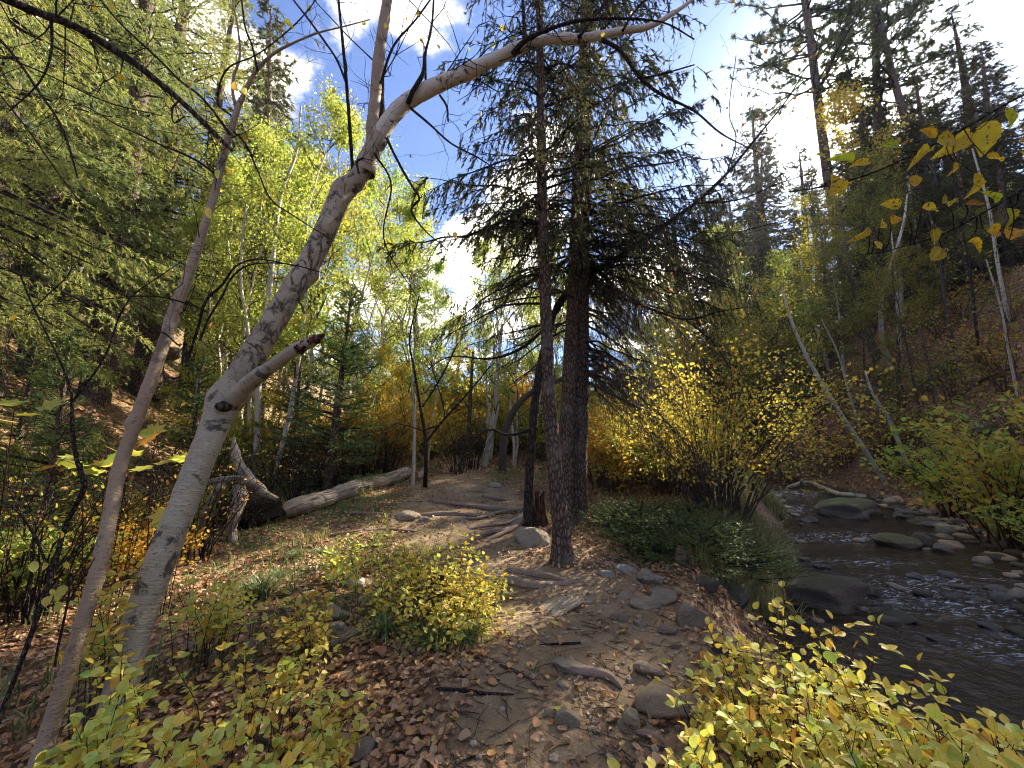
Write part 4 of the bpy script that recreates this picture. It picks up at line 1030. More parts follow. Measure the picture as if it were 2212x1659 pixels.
# ------------------------------------------------------------------ the leaning white birch in front
LEAF_TIPS = []
def birch():
    rng = np.random.default_rng(301)
    trunk = [(212, 1650, 2.12, 96), (240, 1570, 2.15, 84), (292, 1370, 2.3, 80), (352, 1200, 2.4, 75), (400, 1080, 2.5, 70), (445, 965, 2.6, 66), (492, 860, 2.7, 72), (545, 770, 2.8, 64), (600, 680, 2.9, 55),
             (655, 590, 3.0, 52), (700, 505, 3.1, 50), (735, 425, 3.15, 47), (772, 385, 3.2, 44), (797, 340, 3.2, 40), (822, 295, 3.2, 38)]
    arm = [(806, 320, 3.2, 34), (835, 270, 3.2, 34), (868, 230, 3.2, 33), (930, 190, 3.2, 31), (1000, 160, 3.2, 28), (1075, 125, 3.2, 26), (1130, 100, 3.2, 23), (1190, 84, 3.2, 20), (1250, 84, 3.2, 19), (1300, 76, 3.2, 17),
           (1345, 66, 3.2, 15), (1400, 58, 3.2, 13), (1460, 25, 3.2, 9), (1520, -20, 3.2, 6)]
    up = [(790, 375, 3.2, 34), (802, 320, 3.2, 29), (806, 270, 3.2, 26), (812, 190, 3.2, 25), (822, 100, 3.2, 24), (834, 20, 3.2, 22), (850, -80, 3.2, 20), (880, -260, 3.2, 15)]
    base = P(*trunk[0][:3])
    base[2] = float(H(base[0], base[1])) - .02
    t = thing('leaning_white_birch', 'thick white-barked birch leaning right across the left of the view, forking high up', 'birch tree', base)
    c0, r0 = pixcurve(trunk, 260)
    lump = rng.normal(0, 1, 40)
    def disp(p, ln, th, rr):
        knots = 0
        for (l0, a0, s, am) in [(1.95, 1.0, .10, .30), (2.02, 3.6, .09, .35), (2.35, 4.5, .10, -.12), (3.12, 3.9, .07, .35), (3.55, 2.0, .08, .28), (2.75, 5.0, .12, .18), (.9, 4.4, .05, .07), (4.0, 1.2, .08, .3)]:
            dd = np.minimum(np.abs(th - a0), 2 * np.pi - np.abs(th - a0))
            knots = knots + am * np.exp(-((ln - l0) / s) ** 2 - (dd / .7) ** 2)
        ring = 0
        for l0 in (.95, 1.32, 1.6, .35, 2.5, 2.9):
            ring = ring + .05 * np.exp(-((ln - l0) / .012) ** 2)
        crack = -np.abs(vnoise(p * np.array([7, 7, 3.]), 8)) * .14 * sstep(ln, 1.9, 2.3)
        return rr * (.08 * fbm(p * 5, 4, 4) + knots + ring + crack + .25 * np.exp(-ln / .15) * (1 + .5 * np.cos(th * 4))) + .004 * vnoise(p * 45, 6)
    mb = MB(); mb.tubes((c0 - base)[None], r0[None], 56, 0, ref=(0, 1, 0), disp=disp)
    ob('trunk', mb.mesh('trunk', M['birch']), t)
    br = lambda sd: (lambda p, ln, th, rr: rr * (.16 * fbm(p * 7, 3, sd) + .10 * vnoise(p * 22, sd) + .16 * (vnoise(np.stack([ln * 4 + 0 * th, 0 * ln + 0 * th, 0 * ln + 0 * th], -1), sd) > .27)))
    tips = []
    mb = MB(); ca, ra = limb(mb, arm, 150, 24, br(2), base); ob('branch', mb.mesh('branch', M['birch_limb']), t, label='long white limb reaching right across the sky')
    mb = MB(); cu, ru = limb(mb, up, 120, 24, br(5), base); ob('branch', mb.mesh('branch', M['birch_pink']), t, label='smooth upright limb above the fork')
    # torn dark stub right of the upright limb
    mb = MB(); limb(mb, [(824, 300, 3.22, 26), (822, 250, 3.24, 20), (824, 200, 3.25, 12), (828, 165, 3.25, 5)], 40, 14, rough(9, .3, 20), base); ob('dead_stub', mb.mesh('dead_stub', M['alder_bark']), t)
    # sawn side stub
    c, r = pixcurve([(505, 862, 2.66, 50), (545, 822, 2.6, 34), (590, 790, 2.55, 30), (635, 757, 2.5, 28), (672, 737, 2.46, 22), (684, 734, 2.45, 10)], 60)
    mb = MB(); mb.tubes((c - base)[None], r[None], 24, 0, ref=(0, 1, 0), disp=br(6), cap=False); ob('side_stub', mb.mesh('side_stub', M['birch']), t)
    c, r = pixcurve([(644, 753, 2.49, 26), (660, 743, 2.47, 27), (676, 735, 2.45, 22), (690, 729, 2.43, 13), (702, 722, 2.42, 3)], 40)
    mb = MB(); mb.tubes((c - base)[None], r[None] * 1.05, 20, 0, ref=(0, 1, 0), disp=rough(12, .7, 22), cap=True); ob('broken_end', mb.mesh('broken_end', M['rot']), t)
    # knot
    p = P(478, 878, 2.58) - base
    ico = MB(); kk = np.linspace(0, 2 * np.pi, 14)
    c = np.array([p + np.array([0, .06, 0]), p + np.array([0, .0, 0]), p + np.array([0, -.035, 0]), p + np.array([0, -.045, 0])])
    ico.tubes(c[None], np.array([[.036, .034, .022, .004]]), 14, 0, ref=(0, 0, 1), disp=rough(15, .5, 60)); ob('knot', ico.mesh('knot', M['alder_bark']), t)
    # thin dark branches
    B = [[(762, 370, 3.15, 9), (757, 300, 3.1, 8), (750, 200, 3.1, 8), (742, 110, 3.1, 7), (733, 20, 3.1, 6), (725, -60, 3.1, 5)],
         [(750, 185, 3.1, 6), (728, 130, 3.1, 5), (700, 88, 3.1, 5), (665, 40, 3.1, 5), (630, -5, 3.1, 4)],
         [(836, 300, 3.1, 7), (850, 330, 3.1, 6), (872, 372, 3.1, 6), (890, 402, 3.1, 5), (906, 430, 3.1, 5), (888, 455, 3.1, 5), (920, 500, 3.1, 3), (970, 545, 3.1, 2), (1000, 610, 3.1, 2)],
         [(880, 225, 3.15, 11), (893, 195, 3.1, 10), (915, 155, 3.1, 9), (917, 120, 3.1, 6), (932, 60, 3.1, 5), (938, -20, 3.1, 4)],
         [(885, 232, 3.15, 6), (930, 270, 3.1, 5), (975, 310, 3.1, 4), (1040, 345, 3.1, 3), (1110, 395, 3.1, 2)],
         [(950, 205, 3.1, 5), (965, 230, 3.1, 5), (968, 262, 3.1, 4)],
         [(1108, 118, 3.1, 14), (1135, 88, 3.0, 10), (1190, 62, 2.9, 8), (1250, 45, 2.9, 7), (1330, 40, 2.9, 6), (1430, 48, 2.9, 4), (1500, 85, 2.9, 3)],
         [(1135, 90, 3.0, 10), (1132, 50, 3.0, 8), (1128, -20, 3.0, 7)],
         [(1300, 86, 3.1, 9), (1340, 110, 3.1, 9), (1385, 170, 3.1, 8), (1430, 205, 3.1, 7), (1500, 240, 3.1, 5), (1560, 290, 3.1, 4), (1640, 330, 3.1, 2)],
         [(1385, 170, 3.1, 5), (1430, 160, 3.1, 4), (1500, 140, 3.1, 3)],
         [(822, 180, 3.15, 6), (850, 100, 3.1, 5), (900, 40, 3.1, 4), (950, -30, 3.1, 3)],
         [(1250, 80, 3.1, 8), (1290, 30, 3.1, 6), (1330, -30, 3.1, 5)],
         [(1345, 66, 3.1, 6), (1375, 20, 3.1, 5), (1430, -30, 3.1, 4)],
         [(775, 375, 3.0, 5), (772, 350, 3.0, 5), (786, 341, 3.0, 4)],
         [(808, 330, 3.1, 5), (845, 400, 3.3, 4), (830, 520, 3.4, 3), (900, 640, 3.5, 2)]]
    for s in B:
        mb = MB(); cc, rr = limb(mb, s, 30, 7, rough(5, .18, 30), base)
        tips.append(twigs_on(mb, cc, rr, 5, .42, rng, .2, 1, .25, 3, minr=.0009)); ob('branch', mb.mesh('branch', M['twig']), t)
    mb = MB()
    tips.append(twigs_on(mb, ca, ra, 24, .8, rng, .15, 1, .5, 5, thick=.18, minr=.0009))
    tips.append(twigs_on(mb, cu, ru, 12, .9, rng, .2, 1, .1, 5, side=(-.2, 0, 0), thick=.16, minr=.0009))
    ob('twigs', mb.mesh('twigs', M['twig']), t)
    T_ = np.concatenate(tips); T_ = T_[rng.permutation(len(T_))[:95]]
    d, nn = hang(rng, len(T_)); leaf_objs(t, YL + AMB, T_, d, nn, .048 * rng.uniform(.6, 1.15, len(T_)))
birch()

def young_birch():
    rng = np.random.default_rng(302)
    rows = [(70, 1690, 1.9, 56), (112, 1560, 1.95, 50), (172, 1370, 2.0, 42), (222, 1190, 2.1, 40), (256, 1020, 2.2, 36), (290, 920, 2.25, 34), (325, 825, 2.3, 32), (357, 735, 2.35, 28), (372, 685, 2.4, 30), (405, 600, 2.45, 25),
            (435, 510, 2.5, 20), (466, 410, 2.55, 19), (473, 375, 2.55, 18), (488, 318, 2.6, 18), (505, 262, 2.6, 15), (520, 215, 2.6, 11)]
    base = P(*rows[0][:3]); base[2] = float(H(base[0], base[1])) - .02
    t = thing('young_pink_birch', 'slimmer pinkish-barked birch at far left, leaning right in front of the white one', 'birch tree', base)
    def disp(p, ln, th, rr):
        k = 0
        for (l0, a0, s, am) in [(1.62, .5, .03, .5), (2.3, 3.9, .04, .25), (3.0, 2., .05, .3), (1.2, 4.2, .03, .12), (.8, 4.0, .02, .15), (1.9, 5, .03, .1)]:
            dd = np.minimum(np.abs(th - a0), 2 * np.pi - np.abs(th - a0)); k = k + am * np.exp(-((ln - l0) / s) ** 2 - (dd / .8) ** 2)
        return rr * (.07 * fbm(p * 7, 3, 4) + k + .05 * vnoise(p * np.array([8, 8, 60.]), 3))
    c0, r0 = pixcurve(rows, 200)
    mb = MB(); mb.tubes((c0 - base)[None], r0[None], 36, 0, ref=(0, 1, 0), disp=disp); ob('trunk', mb.mesh('trunk', M['birch_pink']), t)
    tips = []
    B = [([(518, 225, 2.6, 11), (535, 185, 2.6, 10), (556, 150, 2.6, 9), (592, 115, 2.6, 7), (640, 90, 2.6, 5), (690, 70, 2.6, 4), (740, 58, 2.6, 3), (800, 42, 2.6, 2)], 'birch_pink'),
         ([(512, 240, 2.62, 9), (503, 200, 2.6, 8), (505, 165, 2.6, 7), (518, 120, 2.6, 6), (512, 50, 2.6, 5), (495, -30, 2.6, 4)], 'birch_pink'),
         ([(556, 152, 2.58, 6), (545, 100, 2.55, 5), (530, 60, 2.5, 5), (522, 0, 2.5, 4), (515, -60, 2.5, 3)], 'twig'),
         ([(497, 290, 2.58, 8), (440, 215, 2.5, 6), (390, 175, 2.5, 6), (345, 130, 2.45, 6), (295, 84, 2.4, 6), (250, 40, 2.4, 5), (205, -15, 2.4, 5)], 'twig'),
         ([(468, 378, 2.5, 6), (430, 350, 2.45, 6), (390, 330, 2.4, 6), (345, 312, 2.4, 5), (300, 290, 2.4, 5), (250, 268, 2.4, 4), (190, 232, 2.4, 3), (137, 212, 2.4, 3)], 'twig'),
         ([(390, 760, 2.3, 9), (405, 780, 2.3, 4), (432, 735, 2.25, 6), (450, 690, 2.2, 5), (480, 640, 2.2, 5), (500, 600, 2.2, 5), (540, 572, 2.15, 4), (620, 570, 2.1, 3), (700, 590, 2.1, 2)][2:], 'twig'),
         ([(408, 775, 2.28, 8), (430, 700, 2.2, 7), (445, 650, 2.15, 7), (480, 615, 2.15, 6), (510, 575, 2.1, 5), (560, 560, 2.1, 4), (640, 575, 2.0, 3)], 'twig'),
         ([(385, 745, 2.34, 5), (340, 716, 2.3, 4), (250, 742, 2.2, 3), (185, 748, 2.2, 2)], 'twig'),
         ([(420, 660, 2.4, 5), (330, 640, 2.3, 4), (180, 650, 2.2, 3), (60, 660, 2.1, 3), (-40, 640, 2.1, 2)], 'twig'),
         ([(505, 285, 2.6, 6), (530, 310, 2.65, 5), (555, 365, 2.7, 4), (585, 430, 2.7, 4), (640, 470, 2.7, 3), (720, 520, 2.7, 2)], 'twig'),
         ([(500, 250, 2.6, 5), (470, 220, 2.55, 4), (490, 150, 2.5, 4), (560, 115, 2.5, 3), (640, 50, 2.5, 3), (690, -10, 2.5, 2)], 'twig')]
    for s, m in B:
        mb = MB(); cc, rr = limb(mb, s, 30, 8, rough(5, .15, 30), base); tips.append(twigs_on(mb, cc, rr, 6, .35, rng, .15, 1, .15, 3, minr=.0008)); ob('branch', mb.mesh('branch', M[m]), t)
    mb = MB(); tips.append(twigs_on(mb, c0 - base, r0, 18, .6, rng, .5, 1, .2, 4, thick=.15, minr=.0008)); ob('twigs', mb.mesh('twigs', M['twig']), t)
    T_ = np.concatenate(tips); T_ = T_[rng.permutation(len(T_))[:45]]
    d, nn = hang(rng, len(T_)); leaf_objs(t, YL + AMB, T_, d, nn, .045 * rng.uniform(.6, 1.2, len(T_)))
    # a few leaves that show large against the background
    L = np.array([P(u, v, y) - base for (u, v, y) in [(612, 42, 2.3), (450, 449, 2.1), (473, 366, 2.2), (362, 210, 2.0), (318, 338, 2.1), (452, 188, 2.3), (503, 178, 2.3), (527, 190, 2.4), (395, 8, 2.2), (235, 3, 2.2), (300, 937, 2.0), (475, 300, 2.4)]])
    d, nn = hang(rng, len(L)); nn = unit(nn * .4 + np.array([0, -1, .1])); leaf_objs(t, YL, L, d, nn, .062 * rng.uniform(.8, 1.1, len(L)))
young_birch()

# dark limb that comes in from the upper left
def left_limb():
    rng = np.random.default_rng(303)
    rows = [(-60, -40, 2.0, 34), (20, 2, 2.1, 28), (90, 30, 2.2, 26), (150, 52, 2.2, 24), (215, 88, 2.3, 22), (295, 140, 2.35, 20), (345, 180, 2.4, 17), (388, 216, 2.45, 15), (440, 265, 2.5, 13), (480, 305, 2.52, 11), (502, 326, 2.52, 6)]
    base = P(*rows[0][:3])
    t = thing('overhanging_dark_branch', 'thick dark branch coming in from the upper left corner to the pinkish birch', 'branch', base)
    mb = MB(); cc, rr = limb(mb, rows, 90, 16, rough(8, .2, 14), base); ob('limb', mb.mesh('limb', M['alder_bark']), t)
    mb = MB(); twigs_on(mb, cc, rr, 22, .6, rng, .05, 1, -.1, 4, thick=.22, minr=.0009)
    limb(mb, [(110, 35, 2.2, 10), (112, 100, 2.2, 7), (100, 150, 2.2, 6), (75, 190, 2.2, 5), (20, 240, 2.2, 4)], 24, 6, None, base)
    limb(mb, [(388, 216, 2.45, 5), (372, 235, 2.4, 5), (376, 265, 2.4, 4), (400, 250, 2.4, 3)], 20, 6, None, base)
    ob('twigs', mb.mesh('twigs', M['twig']), t)
    t2 = thing('bare_branch', 'thin bare arching branches hanging down at the left edge above the firs', 'branch', base)
    mb = MB()
    for s in [[(-30, 60, 2.2, 9), (0, 85, 2.2, 9), (45, 140, 2.2, 8), (86, 201, 2.2, 8), (120, 250, 2.2, 7), (144, 302, 2.2, 6), (168, 385, 2.2, 5)], [(-20, 180, 2.3, 6), (60, 280, 2.3, 5), (130, 380, 2.3, 4), (200, 470, 2.3, 3)],
              [(-20, 110, 2.4, 5), (100, 160, 2.4, 5), (230, 220, 2.4, 4), (350, 250, 2.4, 3)]]:
        cc, rr = limb(mb, s, 26, 7, rough(5, .2, 20), base); twigs_on(mb, cc, rr, 8, .5, rng, .1, 1, -.2, 4, minr=.0009)
    ob('twigs', mb.mesh('twigs', M['twig']), t2)
left_limb()

# dark saplings at the left edge
def sapling(name, paths, label, seed, ntw=6, L=.4, leafm=None, nl=0, mat_='twig', minr=.0009, group=None):
    rng = np.random.default_rng(seed)
    base = P(*paths[0][0][:3]); base[2] = float(H(base[0], base[1])) - .03
    t = thing(name, label, 'sapling', base, group=group)
    tips = []
    for j, s in enumerate(paths):
        mb = MB(); cc, rr = limb(mb, s, 40, 8, rough(5 + j, .15, 20), base)
        if j == 0: ob('stem', mb.mesh('stem', M[mat_]), t); mb = MB()
        tips.append(twigs_on(mb, cc, rr, ntw, L, rng, .35, 1, .4, 3, minr=minr)); ob('branch' if j else 'twigs', mb.mesh('branch', M[mat_]), t)
    if nl:
        T_ = np.concatenate(tips); T_ = T_[rng.permutation(len(T_))[:nl]]; d, nn = hang(rng, len(T_)); leaf_objs(t, leafm, T_, d, nn, .05 * rng.uniform(.6, 1.1, len(T_)))
    return t
sapling('dark_sapling', [[(-20, 1600, 1.7, 17), (15, 1510, 1.75, 15), (60, 1390, 1.8, 14), (110, 1250, 1.9, 14), (140, 1140, 2, 14), (170, 1080, 2, 14), (182, 1045, 2, 15), (165, 990, 2, 12), (156, 920, 2, 11), (156, 870, 2, 9), (150, 830, 2, 7),
                          (125, 770, 2, 6), (90, 700, 2, 5), (62, 640, 2, 5), (30, 560, 2, 4), (0, 500, 2, 3)],
                         [(156, 870, 2, 8), (185, 830, 2, 7), (215, 790, 2, 6), (240, 740, 2, 6), (255, 690, 2, 5), (285, 640, 2, 4), (340, 600, 2, 3), (400, 560, 2, 2)],
                         [(110, 1250, 1.9, 10), (85, 1180, 1.9, 7), (50, 1120, 1.9, 6), (10, 1085, 1.9, 4), (-40, 1070, 1.9, 3)],
                         [(60, 680, 2, 4), (100, 640, 2, 4), (150, 590, 2, 3), (155, 545, 2, 2)]], 'dark forked sapling at the far left edge in front of the fir', 401, ntw=8)
sapling('thin_grey_sapling', [[(118, 1440, 1.9, 8), (125, 1400, 1.9, 7), (148, 1290, 1.9, 6), (150, 1240, 1.9, 5), (170, 1180, 1.9, 3)], [(148, 1300, 1.9, 5), (172, 1260, 1.9, 5), (205, 1205, 1.9, 3)]], 'thin grey forked seedling between the dark sapling and the pinkish birch', 402, 3, .2, YL, 8)
sapling('dark_sapling', [[(918, 1052, G(918, 1052)[1], 11), (920, 1000, 9.9, 9), (918, 940, 9.9, 8), (908, 880, 9.9, 6), (895, 800, 9.9, 5), (885, 730, 9.9, 4), (905, 640, 9.9, 3)],
                         [(920, 955, 9.9, 6), (960, 905, 9.9, 5), (1010, 850, 9.9, 4), (1060, 790, 9.9, 3)], [(912, 880, 9.9, 4), (950, 820, 9.9, 4), (990, 740, 9.9, 3)], [(918, 930, 9.9, 4), (960, 900, 9.9, 3), (930, 780, 9.9, 3)]],
        'small dark-stemmed sapling standing alone by the end of the fallen log', 403, 9, 1.2, AMB, 40, minr=.0035)
# ------------------------------------------------------------------ stones
def rock_mesh(seed, kind='round', sub=4):
    bm_ = __import__('bmesh').new()
    __import__('bmesh').ops.create_icosphere(bm_, subdivisions=sub, radius=1)
    me = bpy.data.meshes.new('rock'); bm_.to_mesh(me); bm_.free()
    v = np.zeros(len(me.vertices) * 3); me.vertices.foreach_get('co', v); v = v.reshape(-1, 3)
    rng = np.random.default_rng(seed)
    ncut = {'round': 5, 'slab': 9, 'sharp': 12}[kind]
    for _ in range(ncut):
        n = unit(rng.normal(0, 1, 3)); dd = rng.uniform(.55, .85)
        over = v @ n - dd
        v = v - np.maximum(over, 0)[:, None] * n * (.8 if kind == 'round' else .97)
    v = v * (1 + .26 * fbm(v * 1.7, 3, seed)[:, None]) + .07 * fbm(v * 5, 4, seed + 4)[:, None] * v - .05 * np.maximum(vnoise(v * 3.1, seed + 8), .1)[:, None] * v
    me.vertices.foreach_set('co', v.reshape(-1).astype(np.float32))
    me.polygons.foreach_set('use_smooth', np.full(len(me.polygons), kind == 'round', bool))
    if kind != 'round': me.polygons.foreach_set('use_smooth', np.full(len(me.polygons), True, bool))
    me.update()
    return me
ROCKS = {}
def rock(u, v, w, h, kind, mname, label=None, cat='stone', group=None, seed=0, rot=None, depth=.8, tilt=(0, 0), name='stone', water=False, sub=4, sink=.36):
    p = PW(u, v) if water else G(u, v)
    s = pxr(w, p); hz = pxr(h, p)
    key = (kind, seed % 5, mname, sub)
    if key not in ROCKS:
        me = rock_mesh(900 + (seed % 5) * 7 + len(kind), kind, sub); me.materials.append(M[mname]); ROCKS[key] = me
    o = thing(name, label, cat, p + np.array([0, s * depth * .5, hz * (1 - 2 * sink)]), (tilt[0], tilt[1], 0.0), (s * 1.15, s * depth * 1.15, hz * 1.2), group, ROCKS[key])
    return o
RK = [  # u, v(front foot), width px, height px, kind, material, label
    (1150, 1178, 78, 48, 'slab', 'stone', 'flat-faced grey boulder leaning against the alder roots', 'boulder'),
    (718, 1378, 62, 40, 'round', 'stone', 'rounded reddish-brown stone left of the central yellow bush', 'stone'),
    (765, 1268, 46, 30, 'round', 'stone_pale', 'small pale stone at the upper left foot of the central bush', 'stone'),
    (672, 1300, 50, 34, 'sharp', 'stone', 'grey stone near the leaf sprigs between grass tuft and central bush', 'stone'),
    (705, 1338, 80, 30, 'slab', 'stone', 'flat slab behind the rounded reddish stone', 'stone'),
    (788, 1305, 50, 22, 'slab', 'stone', 'low flat stone tucked under the left side of the central bush', 'stone'),
    (855, 1370, 34, 22, 'slab', 'stone', 'square brown stone under the central bush front', 'stone'),
    (462, 1436, 36, 46, 'sharp', 'stone_pale', 'sunlit white upright stone among the lower left leaves', 'stone'),
    (415, 1398, 60, 26, 'slab', 'stone', 'grey slab among dead leaves right of the white birch', 'stone'),
    (545, 1400, 52, 24, 'slab', 'stone', 'grey slab in the leaf litter between the two yellow leaf patches', 'stone'),
    (300, 1215, 60, 44, 'round', 'stone', 'grey stone behind the leaning birch trunk', 'stone'),
    (1205, 1318, 108, 26, 'slab', 'stone', 'broad worn flat rock in the middle of the trail', 'rock'),
    (1262, 1300, 44, 20, 'slab', 'stone', 'small flat rock at the right end of the broad trail rock', 'stone'),
    (1238, 1452, 78, 24, 'sharp', 'stone', 'long low pebble-grey stone set in the trail above the brown stick', 'stone'),
    (1225, 1568, 60, 40, 'sharp', 'stone', 'round brownish stone at the bottom of the trail', 'stone'),
    (1186, 1552, 30, 22, 'sharp', 'stone', 'small dark grey stone touching the round one at the bottom', 'stone'),
    (1218, 1490, 28, 24, 'sharp', 'stone', 'small stone under the left end of the brown stick', 'stone'),
    (1452, 1548, 130, 74, 'sharp', 'stone', 'large pointed slab at the left edge of the lower right bush', 'rock'),
    (1362, 1572, 60, 40, 'slab', 'stone', 'buried slab left of the large pointed slab', 'rock'),
    (1500, 1352, 78, 66, 'sharp', 'stone', 'rounded grey boulder at the top of the stream bank', 'boulder'),
    (1436, 1305, 66, 44, 'sharp', 'stone', 'dark angular rock in the row right of the trail', 'rock'),
    (1395, 1312, 70, 30, 'slab', 'stone', 'long tilted slab in the row right of the trail', 'rock'),
    (1408, 1262, 52, 44, 'sharp', 'stone', 'weathered brown rock at the head of the row right of the trail', 'rock'),
    (1352, 1292, 44, 18, 'slab', 'stone', 'flat little rock left of the tilted slab', 'stone'),
    (1310, 1300, 26, 16, 'sharp', 'stone', 'tiny dark rock on the trail behind the bare patch', 'stone'),
    (1342, 1342, 36, 20, 'slab', 'stone', 'low wedge stone at the right edge of the bare dirt', 'stone'),
    (1386, 1355, 32, 22, 'sharp', 'stone', 'small upright stone right of the low wedge stone', 'stone'),
    (1445, 1372, 40, 30, 'sharp', 'stone', 'angular stone below the rounded boulder', 'stone'),
    (1418, 1398, 30, 14, 'slab', 'stone', 'thin flat stone below the angular one', 'stone'),
    (1462, 1402, 26, 20, 'sharp', 'stone', 'small round stone left of the bush top', 'stone'),
    (1312, 1245, 34, 16, 'slab', 'stone_pale', 'pale flat stone beside the grass tuft of the near spruce', 'stone'),
    (1355, 1238, 50, 24, 'sharp', 'stone_pale', 'jagged pale rock with root-like ridges right of the near spruce', 'rock'),
    (1400, 1238, 28, 16, 'sharp', 'stone_pale', 'small pale rock right of the jagged one', 'stone'),
    (1530, 1275, 70, 40, 'sharp', 'stone_dark', 'dark rock half under the juniper on the bank', 'rock'),
    (1475, 1218, 34, 62, 'sharp', 'stone', 'upright grey rock in front of the junipers', 'rock'),
    (1590, 1310, 96, 66, 'sharp', 'stone_dark', 'dark wet rock face under the bank by the stream', 'rock'),
    (1575, 1420, 60, 40, 'sharp', 'stone_dark', 'dark rounded stone above the tip of the lower right bush', 'stone'),
    (1405, 1460, 60, 34, 'sharp', 'stone', 'half-buried stone right of the trail above the pointed slab', 'stone'),
    (775, 1640, 64, 50, 'slab', 'stone', 'grey slab in leaves at the lower edge left of the trail', 'rock'),
    (866, 1618, 30, 26, 'round', 'stone_dark', 'small dark round stone in the leaves near the lower edge', 'stone'),
    (880, 1122, 50, 26, 'round', 'stone', 'grey stone lying below the fallen log', 'stone'),
    (915, 1128, 28, 16, 'round', 'stone', 'small stone right of the one below the fallen log', 'stone'),
    (1070, 1052, 30, 14, 'round', 'stone', 'small stone on the leafy rise beyond the roots', 'stone'),
]
for i, (u, v, w, h, k, m, lab, cat) in enumerate(RK):
    rock(u, v, w, h, k, m, lab, cat, seed=i, name=cat.replace(' ', '_'), tilt=(RNG.uniform(-.12, .12), RNG.uniform(-.2, .2)), sink=.46 if h < 30 else .40)
SK = [
    (1808, 1316, 205, 100, 'round', 'stone_dark', 'great dark elongated boulder standing in the near stream edge'),
    (1925, 1348, 56, 26, 'round', 'stone_wet', 'small grey stone in the stream below the great dark boulder'),
    (2035, 1388, 54, 18, 'slab', 'stone_wet', 'flat pinkish stone alone in the dark pool'),
    (2012, 1182, 66, 56, 'sharp', 'stone_dark', 'pyramid-shaped mossy boulder with a pale streak on the far side'),
    (1950, 1182, 110, 40, 'round', 'stone_moss', 'mossy green rock left of the pyramid-shaped boulder'),
    (1850, 1120, 150, 62, 'round', 'stone_moss', 'big mossy boulder under the white driftwood'),
    (2032, 1138, 84, 22, 'slab', 'stone_wet', 'long flat grey rock lying on the far cobbles'),
    (1800, 1105, 60, 34, 'round', 'stone_moss', 'rock at the left of the big mossy boulder'),
    (1980, 1248, 50, 16, 'slab', 'stone_wet', 'flat wet stone in the middle of the stream'),
    (2052, 1245, 46, 20, 'slab', 'stone_wet', 'wet stone left of the right-hand cobbles'),
    (2085, 1275, 50, 20, 'round', 'stone_wet', 'rounded stone breaking the current above the rapid'),
    (2060, 1300, 34, 26, 'round', 'stone_wet', 'dark stone at the lip of the rapid'),
    (2170, 1300, 70, 34, 'round', 'stone_wet', 'grey boulder at the right frame edge beside the rapid'),
    (1890, 1286, 60, 26, 'round', 'stone_dark', 'dark stone at the right end of the great dark boulder'),
    (2000, 1288, 46, 22, 'round', 'stone_dark', 'dark wet stone below the middle rapid'),
    (1740, 1212, 26, 12, 'round', 'stone_wet', 'pale wet stone at the near water edge by the reeds'),
    (1780, 1228, 40, 12, 'round', 'stone_wet', 'low bluish stone in the near water'),
    (2150, 1360, 60, 20, 'slab', 'stone_wet', 'flat stone at the right edge below the grey boulder'),
    (2050, 1490, 40, 14, 'round', 'stone_dark', 'black stone in the shaded water beyond the lower right bush'),
]
for i, (u, v, w, h, k, m, lab) in enumerate(SK):
    rock(u, v, w, h, k, m, lab, 'boulder' if w > 100 else 'stone', 'stones standing in the stream', seed=i + 3, name='boulder' if w > 100 else 'stream_stone', water=True, tilt=(RNG.uniform(-.1, .1), RNG.uniform(-.12, .12)), sink=.3 if w < 100 else .22,
         depth=.55 if w > 200 else .8)
def near_word(x, y, marks):
    q = min(marks, key=lambda m: (m[0] - x) ** 2 + (m[1] - y) ** 2); dx, dy = x - q[0], y - q[1]
    w = ('left' if dx < 0 else 'right') + ' of' if abs(dx) > abs(dy) else ('beyond' if dy > 0 else 'in front of')
    dd = math.hypot(dx, dy)
    return ('just ' if dd < .35 else 'well ' if dd > .9 else '') + w + ' ' + q[2]
SMARKS = [(*PW(u, v)[:2], t_) for (u, v, t_) in [(1808, 1312, 'the great boulder'), (2012, 1182, 'the pyramid-shaped boulder'), (1850, 1120, 'the driftwood boulder'), (2032, 1138, 'the long flat rock'),
          (2170, 1300, 'the boulder at the right edge'), (2085, 1275, 'the rapid'), (1700, 1100, 'the far riffle'), (1950, 1182, 'the mossy green rock'), (2035, 1388, 'the stone in the pool')]]
GMARKS = [(*G(u, v)[:2], t_) for (u, v, t_) in [(1225, 1568, 'the round stone in the trail'), (1280, 1463, 'the thick brown stick'), (1238, 1452, 'the long low stone'), (1452, 1548, 'the pointed slab'), (1040, 1498, 'the dark stick'), (1130, 1465, 'the slim brown twig'),
          (775, 1640, 'the grey slab at the lower edge'), (866, 1618, 'the small dark round stone'), (1362, 1572, 'the buried slab'), (1215, 1395, 'the straight dark stick'), (970, 1400, 'the central bush'), (1060, 1600, 'the bare dirt patch'), (1420, 1640, 'the curved dark root'), (700, 1480, 'the low yellow bush'), (1345, 1420, 'the stone row')]]
r = np.random.default_rng(77)
n = 0
